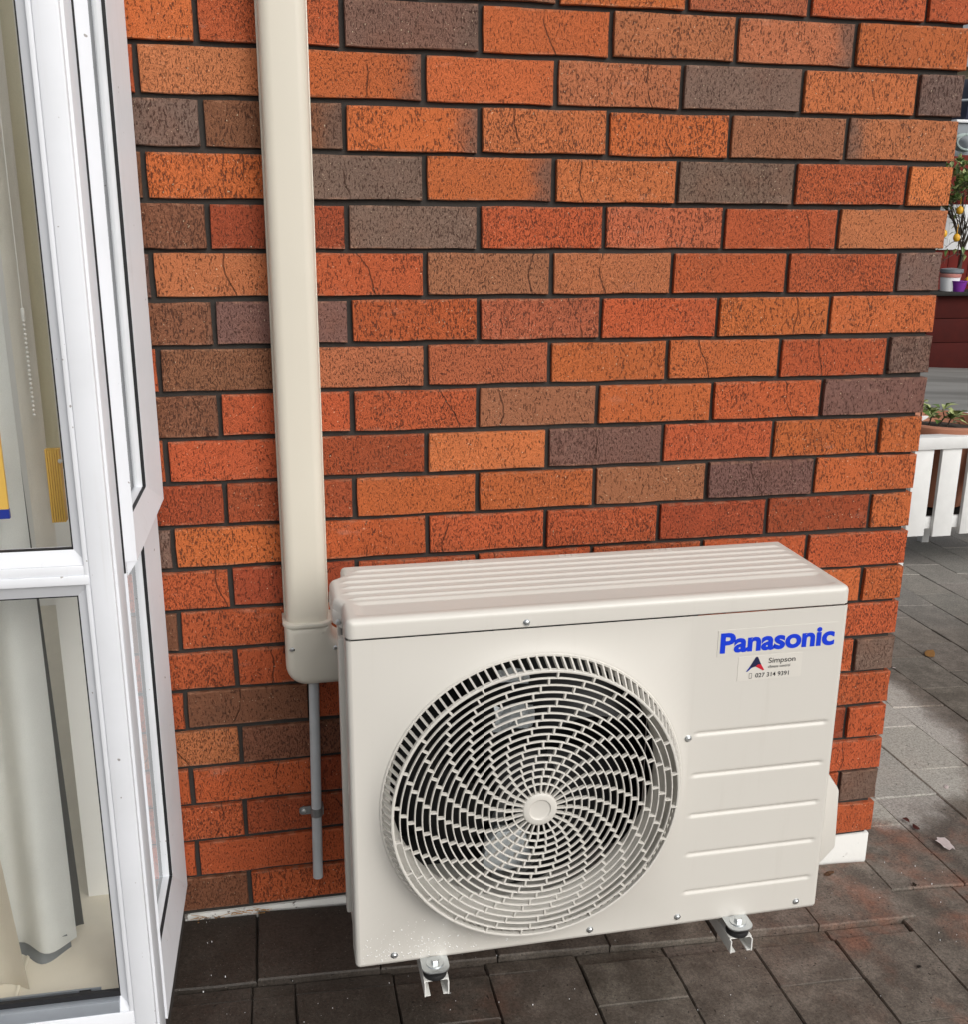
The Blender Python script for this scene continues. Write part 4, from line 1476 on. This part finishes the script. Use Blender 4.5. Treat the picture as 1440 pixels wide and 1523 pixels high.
while x < xb_ - sw * 0.6:
    if x > xa - 0.08:
        b = MB()
        b.box(x, x + sw, PYF - 0.010, PYF + 0.010, zb + R.uniform(-0.004, 0.004), zt - 0.0555, bevel=0.002)
        ppart(b, 'slat', M['whitewood'])
    x += pitch
y = PYF + 0.03
while y < PYF + 0.42:
    b = MB()
    b.box(xa - 0.012, xa + 0.006, y, y + 0.085, zb, zt - 0.051, bevel=0.002)
    ppart(b, 'slat', M['whitewood'])
    y += 0.125
b = MB()
b.box(xa + 0.008, xb_, PYF + 0.0105, PYF + 0.03, zb + 0.03, zb + 0.085, bevel=0.002)
ppart(b, 'bottom_rail', M['whitewood'])
for (lx_, ly_) in ((2.845, PYF + 0.035), (3.66, PYF + 0.035), (2.845, PYF + 0.45), (3.66, PYF + 0.45), (3.275, PYF + 0.47)):
    b = MB()
    b.box(lx_ - 0.02, lx_ + 0.02, ly_ - 0.02, ly_ + 0.02, gz(lx_) - 0.03, zt - 0.052, bevel=0.003)
    ppart(b, 'leg', M['whitewood'])
b = MB()
b.box(xa + 0.03, xb_ - 0.03, PYF + 0.04, PYF + 0.43, zb + 0.06, zb + 0.075)
ppart(b, 'base_board', M['darkcap'], smooth=False)

bowl = empty('plant_pot', (3.13, 2.27, 0.17))
tag(bowl, 'wide terracotta bowl of soil set in the white planter', 'pot')
b = MB()
b.lathe([(0.13, 0.0), (0.235, 0.33), (0.242, 0.385), (0.236, 0.392), (0.218, 0.392), (0.212, 0.36), (0.20, 0.335)], (3.13, 2.27, 0.165), 'z', 48)
under(b.build('bowl', M['terracotta'], bowl), bowl)
b = MB()
lps = b.lathe([(0.207, 0.0), (0.12, 0.012), (0.04, 0.02)], (3.13, 2.27, 0.505), 'z', 24)
b.cap(lps[-1])
under(b.build('soil', M['soil'], bowl), bowl)

def leaf(bm, p, d, up_, L, W):
    d = d.normalized()
    s = d.cross(up_).normalized()
    n_ = s.cross(d)
    a = p; m1 = p + d * L * 0.45 + n_ * L * 0.05; t = p + d * L - n_ * L * 0.12
    l = m1 + s * W * 0.5 + n_ * W * 0.15; r = m1 - s * W * 0.5 + n_ * W * 0.15
    va, vm, vt, vl, vr = [bm.verts.new(q) for q in (a, m1, t, l, r)]
    bm.faces.new((va, vm, vl)); bm.faces.new((vm, vt, vl)); bm.faces.new((va, vr, vm)); bm.faces.new((vm, vr, vt))

def bush(root, stems, mat_stem, mats, seed, nleaf, L, W, spread):
    rr = random.Random(seed)
    bl_ = [MB() for _ in mats]
    for (p0, p1) in stems:
        p0, p1 = Vector(p0), Vector(p1)
        mid_ = (p0 + p1) / 2 + Vector((rr.uniform(-.02, .02), rr.uniform(-.02, .02), 0.01))
        bs_ = MB()
        bs_.tube(p0, mid_, 0.004, 0.003, 6); bs_.tube(mid_, p1, 0.003, 0.0015, 6)
        under(bs_.build('stem', mat_stem, root), root)
        for i in range(nleaf):
            t = rr.uniform(0.45, 1.05)
            q = p0.lerp(p1, t)
            d = Vector((rr.uniform(-1, 1), rr.uniform(-1, 1), rr.uniform(-0.3, 0.8)))
            leaf(bl_[rr.randrange(len(mats))].bm, q + d * 0.01, d, Vector((0, 0, 1)), L * rr.uniform(0.6, 1.15), W * rr.uniform(0.7, 1.1))
    for mbx, mt in zip(bl_, mats):
        o = under(mbx.build('foliage', mt, root, smooth=False, recalc=False), root)
plant = empty('potted_plant', (3.13, 2.27, 0.51))
tag(plant, 'small leafy seedling plant growing in the terracotta bowl', 'plant')
A_ = px(1372, 590, 2.27); B_ = px(1402, 608, 2.25); C_ = px(1420, 618, 2.22)
bush(plant, [((3.02, 2.27, 0.51), A_), ((3.10, 2.26, 0.51), B_), ((3.13, 2.24, 0.51), C_), ((3.06, 2.27, 0.51), (A_ + B_) / 2 - Vector((0, 0, 0.03)))],
     M['bark'], [M['leaf'], M['leafpale']], 4, 13, 0.060, 0.044, 0.05)

# ------------------------------------------------------------------ far end of the yard
WY = 9.6
g0 = gz(8.3)
rw = empty('retaining_wall', (8.3, WY, g0))
tag(rw, 'dark red timber retaining wall with a dark cap at the yard end', 'retaining wall')
ztop = px(1410, 438, WY).z
nb = 3
bh = (ztop - g0) / nb
for i in range(nb):
    b = MB()
    b.box(6.9, 10.6, WY - 0.005 * (i % 2), WY + 0.045, g0 - 0.03 + i * bh + (0.0 if i == 0 else 0.036), g0 - 0.03 + (i + 1) * bh + 0.028, bevel=0.003)
    under(b.build('board', M['redwood'], rw), rw)
for x in (8.06, 9.3, 10.4):
    b = MB()
    b.box(x - 0.05, x + 0.05, WY - 0.075, WY - 0.006, g0 - 0.05, ztop - 0.022, bevel=0.006)
    under(b.build('post', M['redwood'], rw), rw)
b = MB()
b.box(6.9, 10.6, WY - 0.10, WY + 0.30, ztop - 0.012, ztop + 0.035, bevel=0.006)
under(b.build('cap_board', M['darkcap'], rw), rw)
b = MB()
b.box(6.9, 10.6, WY + 0.0455, WY + 1.3, g0 - 0.05, ztop - 0.013)
under(b.build('fill', M['soil'], rw, smooth=False), rw)

FY = 10.6
fe = empty('timber_fence', (8.6, FY, ztop))
tag(fe, 'red brown vertical board fence behind the citrus tree', 'fence')
ftop = px(1432, 232, FY).z
x = 7.3
while x < 10.6:
    b = MB()
    b.box(x, x + 0.142, FY, FY + 0.022, ztop - 0.03, ftop + R.uniform(-0.01, 0.01), bevel=0.003)
    under(b.build('fence_board', M['redfence'], fe), fe)
    x += 0.150
for z in (ztop + 0.25, ftop - 0.25):
    b = MB()
    b.box(7.3, 10.6, FY + 0.0225, FY + 0.07, z, z + 0.09)
    under(b.build('rail', M['redfence'], fe, smooth=False), fe)
# white sheet leaning on the fence
w0, w1 = px(1398, 372, FY - 0.08), px(1470, 305, FY - 0.08)
b = MB()
b.box(w0.x - 0.2, w1.x, FY - 0.03, FY - 0.012, w0.z, w1.z, bevel=0.003)
for i in range(6):
    xx = w0.x - 0.15 + i * 0.14
    b.box(xx, xx + 0.03, FY - 0.034, FY - 0.0301, w0.z + 0.01, w1.z - 0.01)
tag(b.build('white_sheeting', M['white']), 'white ribbed panel fixed on the red fence behind the tree', 'panel')

# citrus tree
ct = empty('citrus_tree', (8.70, WY + 0.45, ztop))
tag(ct, 'thin citrus tree with orange yellow fruit above the retaining wall', 'tree')
b = MB()
rr = random.Random(21)
base_p = Vector((8.72, WY + 0.45, ztop - 0.03))
tips = []
def branch(p, d, L, r, depth):
    q = p + d * L
    b.tube(p, q, r, r * 0.7, 6)
    if depth == 0 or L < 0.08:
        tips.append((q, d)); return
    tips.append((q, d))
    for _ in range(3):
        nd = (d + Vector((rr.uniform(-.8, .8), rr.uniform(-.6, .6), rr.uniform(-.25, .55)))).normalized()
        branch(q, nd, L * rr.uniform(0.55, 0.8), r * 0.62, depth - 1)
branch(base_p, Vector((0.02, -0.02, 1)), 0.55, 0.03, 4)
for i in range(22):
    tgt = px(rr.uniform(1398, 1450), rr.choice((rr.uniform(255, 305), rr.uniform(300, 400))), WY + rr.uniform(0.30, 0.60))
    src = base_p + Vector((rr.uniform(-0.05, 0.05), 0, rr.uniform(0.45, 0.85)))
    mid_ = (src + tgt) / 2 + Vector((rr.uniform(-.06, .06), rr.uniform(-.06, .06), rr.uniform(-.02, .08)))
    b.tube(src, mid_, 0.008, 0.005, 5); b.tube(mid_, tgt, 0.005, 0.002, 5)
    for _ in range(3):
        t2 = tgt + Vector((rr.uniform(-.12, .12), rr.uniform(-.1, .1), rr.uniform(-.1, .12)))
        b.tube(mid_.lerp(tgt, rr.uniform(0.3, 0.9)), t2, 0.003, 0.0015, 4)
        tips.append((t2, (t2 - mid_).normalized()))
    tips.append((tgt, (tgt - mid_).normalized()))
under(b.build('trunk', M['bark'], ct), ct)
la, lb = MB(), MB()
for q, d in tips:
    upf = min(1.0, max(0.12, (q.z - ztop - 0.72) / 0.35))
    for _ in range(8):
        if rr.random() < 0.75 * upf:
            dd_ = (d + Vector((rr.uniform(-1, 1), rr.uniform(-1, 1), rr.uniform(-.6, .6)))).normalized()
            leaf((la if rr.random() < 0.6 else lb).bm, q + dd_ * 0.02, dd_, Vector((0, 0, 1)), rr.uniform(0.07, 0.13), rr.uniform(0.035, 0.06))
under(la.build('crown', M['leaf'], ct, smooth=False, recalc=False), ct)
under(lb.build('crown', M['leafpale'], ct, smooth=False, recalc=False), ct)
for (fx_, fy_) in ((1428, 313), (1423, 354), (1404, 348), (1452, 322), (1440, 418)):
    c_ = px(fx_, fy_, WY + 0.30)
    b = MB()
    lps = b.lathe([(0.002, -0.050), (0.018, -0.046), (0.036, -0.028), (0.043, 0.0), (0.036, 0.028), (0.018, 0.045), (0.004, 0.049)], c_, 'z', 14)
    b.tube(c_ + Vector((0, 0, 0.045)), c_ + Vector((0.02, 0.03, 0.16)), 0.004, n=5)
    under(b.build('fruit', M['lemon'], ct), ct)

# pots on the wall cap
zc = ztop + 0.035
p = px(1412, 425, WY + 0.08)
tub = empty('white_tub', (p.x, WY + 0.08, zc))
tag(tub, 'white plastic tub with a pink rim on the wall cap', 'tub')
b = MB()
lps = b.lathe([(0.10, 0.0), (0.118, 0.17), (0.114, 0.17), (0.10, 0.05)], (p.x, WY + 0.08, zc), 'z', 24)
b.cap(lps[0], True)
under(b.build('body', M['white'], tub), tub)
b = MB()
b.lathe([(0.122, 0.165), (0.126, 0.18), (0.126, 0.205), (0.118, 0.21), (0.108, 0.20)], (p.x, WY + 0.08, zc), 'z', 24)
under(b.build('rim', M['pink'], tub), tub)
b = MB()
lps = b.lathe([(0.118, 0.206), (0.135, 0.225), (0.135, 0.262), (0.03, 0.275)], (p.x + 0.01, WY + 0.08, zc), 'z', 24)
b.cap(lps[-1])
under(b.build('lid', M['binGrey'], tub), tub)
p = px(1426, 428, WY - 0.02)
b = MB()
lps = b.lathe([(0.072, 0.0), (0.098, 0.115), (0.104, 0.118), (0.104, 0.128), (0.092, 0.128), (0.07, 0.02)], (p.x, WY - 0.01, zc), 'z', 20)
b.cap(lps[0], True)
tag(b.build('purple_pot', M['purple']), 'small purple plastic pot on the wall cap beside the tub', 'pot')

# neighbour's yard over the fence: bin, tarpaulin, hose, house
NY = 12.2
p0, p1 = px(1413, 228, NY), px(1500, 186, NY)
gb_z = ztop
bx_ = empty('storage_bin', ((p0.x + p1.x) / 2, NY, p0.z))
tag(bx_, 'grey plastic storage bin showing above the red fence', 'bin')
b = MB()
b.prism([(NY, gb_z), (NY + 0.6, gb_z), (NY + 0.66, p1.z), (NY - 0.06, p1.z)], 'x', p0.x, p1.x, bevel=0.01)
for i in range(3):
    b.box(p0.x + 0.06 + 0.16 * i, p0.x + 0.18 + 0.16 * i, NY - 0.062, NY - 0.02, p1.z - 0.16, p1.z - 0.14)
under(b.build('body', M['binGrey'], bx_), bx_)
b = MB()
b.box(p0.x - 0.02, p1.x + 0.02, NY - 0.10, NY + 0.70, p1.z + 0.001, p1.z + 0.045, bevel=0.012)
under(b.build('lid', M['white'], bx_), bx_)
q0, q1 = px(1424, 185, NY + 0.3), px(1500, 120, NY + 0.3)
b = MB()
rr = random.Random(3)
pts_ = [(q0.x - 0.02, p1.z + 0.046), (q1.x, p1.z + 0.046), (q1.x, q1.z), (q0.x + 0.16, q1.z + 0.02), (q0.x + 0.06, q1.z - 0.10), (q0.x, q1.z - 0.28)]
b.prism(pts_, 'y', NY + 0.1, NY + 0.6, bevel=0.03)
tag(b.build('covered_load', M['tarp']), 'navy tarpaulin bundle on top of the grey bin', 'tarpaulin')
b = MB()
s0, s1 = px(1424, 150, NY + 0.08), px(1500, 146, NY + 0.08)
b.tube(s0, s1, 0.018, n=8)
tag(b.build('strap', M['binGrey']), 'grey strap round the navy tarpaulin bundle', 'strap')
b = MB()
hc = px(1440, 212, NY - 0.25)
for k in range(4):
    for i in range(20):
        t0, t1 = 2 * math.pi * i / 20, 2 * math.pi * (i + 1) / 20
        r = 0.17 + 0.006 * k
        b.tube(hc + Vector((r * math.cos(t0), 0.03 * k, 0.6 * r * math.sin(t0))), hc + Vector((r * math.cos(t1), 0.03 * k, 0.6 * r * math.sin(t1))), 0.015, n=6, caps=False)
tag(b.build('hose_coil', M['hose']), 'pale coiled hose hanging in front of the grey bin', 'hose')
b = MB()
b.box(hc.x - 0.03, hc.x + 0.03, NY - 0.30, NY - 0.10, gb_z, hc.z + 0.12)
HY = 16.0
hs_ = empty('house', (12.5, HY, 0))
tag(hs_, 'beige neighbouring house with grey roof edge beyond the fence', 'house')
b.bm.free()
ez = px(1436, 100, HY).z
b = MB()
b.box(9.5, 18, HY, HY + 0.2, -0.6, ez)
under(b.build('wall', M['beige'], hs_, smooth=False), hs_)
for i in range(8):
    b = MB()
    z = ez - 0.16 * (i + 1)
    b.prism([(HY - 0.001, z + 0.165), (HY - 0.024, z), (HY - 0.001, z)], 'x', 9.5, 18)
    under(b.build('weatherboard', M['beige'], hs_, smooth=False), hs_)
b = MB()
b.prism([(HY - 0.55, ez - 0.02), (HY - 0.55, ez + 0.13), (HY + 3.0, ez + 1.4), (HY + 3.0, ez + 1.25)], 'x', 9.2, 18.4)
under(b.build('roof', M['roofgrey'], hs_, smooth=False), hs_)

# ------------------------------------------------------------------ litter on the paving
def ground_px(x, y):
    a, b_ = px(x, y, 0.0), px(x, y, -1.0)
    t = (b_.z - GA - GB * b_.x) / ((b_.z - GA - GB * b_.x) - (a.z - GA - GB * a.x))
    return b_ + (a - b_) * t
def scrap(name, pxy, size, mat, seed, label, cat, n=7, curl=0.4, asp=0.6, group=None):
    rr = random.Random(seed)
    c_ = ground_px(*pxy)
    b_ = bmesh.new()
    ang = rr.uniform(0, 3.14)
    ctr = b_.verts.new((0, 0, 0.004))
    rim = []
    for i in range(n):
        t = 2 * math.pi * i / n
        r = size * rr.uniform(0.6, 1.1)
        rim.append(b_.verts.new((r * math.cos(t), r * asp * math.sin(t), size * curl * rr.uniform(0.0, 0.8))))
    for i in range(n):
        b_.faces.new((ctr, rim[i], rim[(i + 1) % n]))
    bmesh.ops.solidify(b_, geom=b_.faces[:], thickness=0.0008)
    mb = MB(); mb.merge(b_, Matrix.Rotation(ang, 4, 'Z'))
    o = mb.build(name, mat)
    o.location = (c_.x, c_.y, gz(c_.x) + 0.003)
    return tag(o, label, cat, group)
scrap('petal', (1406, 1258), 0.030, M['petal'], 33, 'crumpled white and pink petal lying on the pavers', 'petal', n=13, curl=0.32, asp=0.62)
scrap('dead_leaf', (1383, 973), 0.040, M['deadleaf'], 8, 'flat tan dead leaf on the grey paving past the corner', 'leaf', n=9, curl=0.12)
scrap('dead_leaf', (1348, 1221), 0.014, M['redleaf'], 9, 'tiny dark red leaf in the joint beside the dry paver', 'leaf')
scrap('dead_leaf', (1362, 1232), 0.016, M['redleaf'], 12, 'curled dark brown leaf crossing the paver joint', 'leaf')
scrap('dead_leaf', (1232, 1302), 0.020, M['dryleaf'], 14, 'curled brown leaf beside the unit and the white footing', 'leaf', n=11, curl=0.35, asp=0.4)
scrap('dead_leaf', (1329, 995), 0.010, M['petal'], 15, 'tiny pale scrap at the paver joint past the wall corner', 'scrap')
scrap('dead_leaf', (1408, 1172), 0.012, M['petal'], 16, 'tiny pale scrap on the damp dark paver', 'scrap')
scrap('pebble', (1360, 1318), 0.007, M['soil'], 17, 'small dark pebble on the red stained pavers', 'pebble', n=6, curl=0.9, asp=0.9)
scrap('pebble', (1367, 1440), 0.007, M['bed'], 18, 'small grey stone lying alone on the wide front paver', 'pebble', n=6, curl=0.9, asp=0.9)
# dry roots and rubbish at the foot of the wall, and pale grit on the dark pavers
b = MB()
rr = random.Random(77)
for i in range(26):
    p = Vector((rr.uniform(-0.12, 0.04), -0.006 - abs(rr.gauss(0, 0.008)), gz(0) + 0.012))
    q = p + Vector((rr.uniform(-0.03, 0.03), rr.uniform(-0.01, 0.006), rr.uniform(0.0, 0.008)))
    b.tube(p, q, 0.0007, 0.0004, 5)
tag(b.build('dry_roots', M['deadleaf']), 'thin dry roots caught along the foot of the brick wall', 'roots', kind='stuff')
b = MB()
for i in range(170):
    x = rr.uniform(-0.1, 1.6); y = rr.uniform(-0.62, -0.01)
    s = rr.choice((0.0004, 0.0005, 0.0007, 0.0010))
    zz = gz(x) + (0.0045 if y > -0.212 else -0.002 if y > -0.25 else 0.0)
    b.box(x, x + s * rr.uniform(1, 2), y, y + s * 1.3, zz - 0.002, zz + 0.0008)
tag(b.build('grit', M['white'], smooth=False), 'pale grit specks scattered over the dark damp pavers', 'grit', kind='stuff')
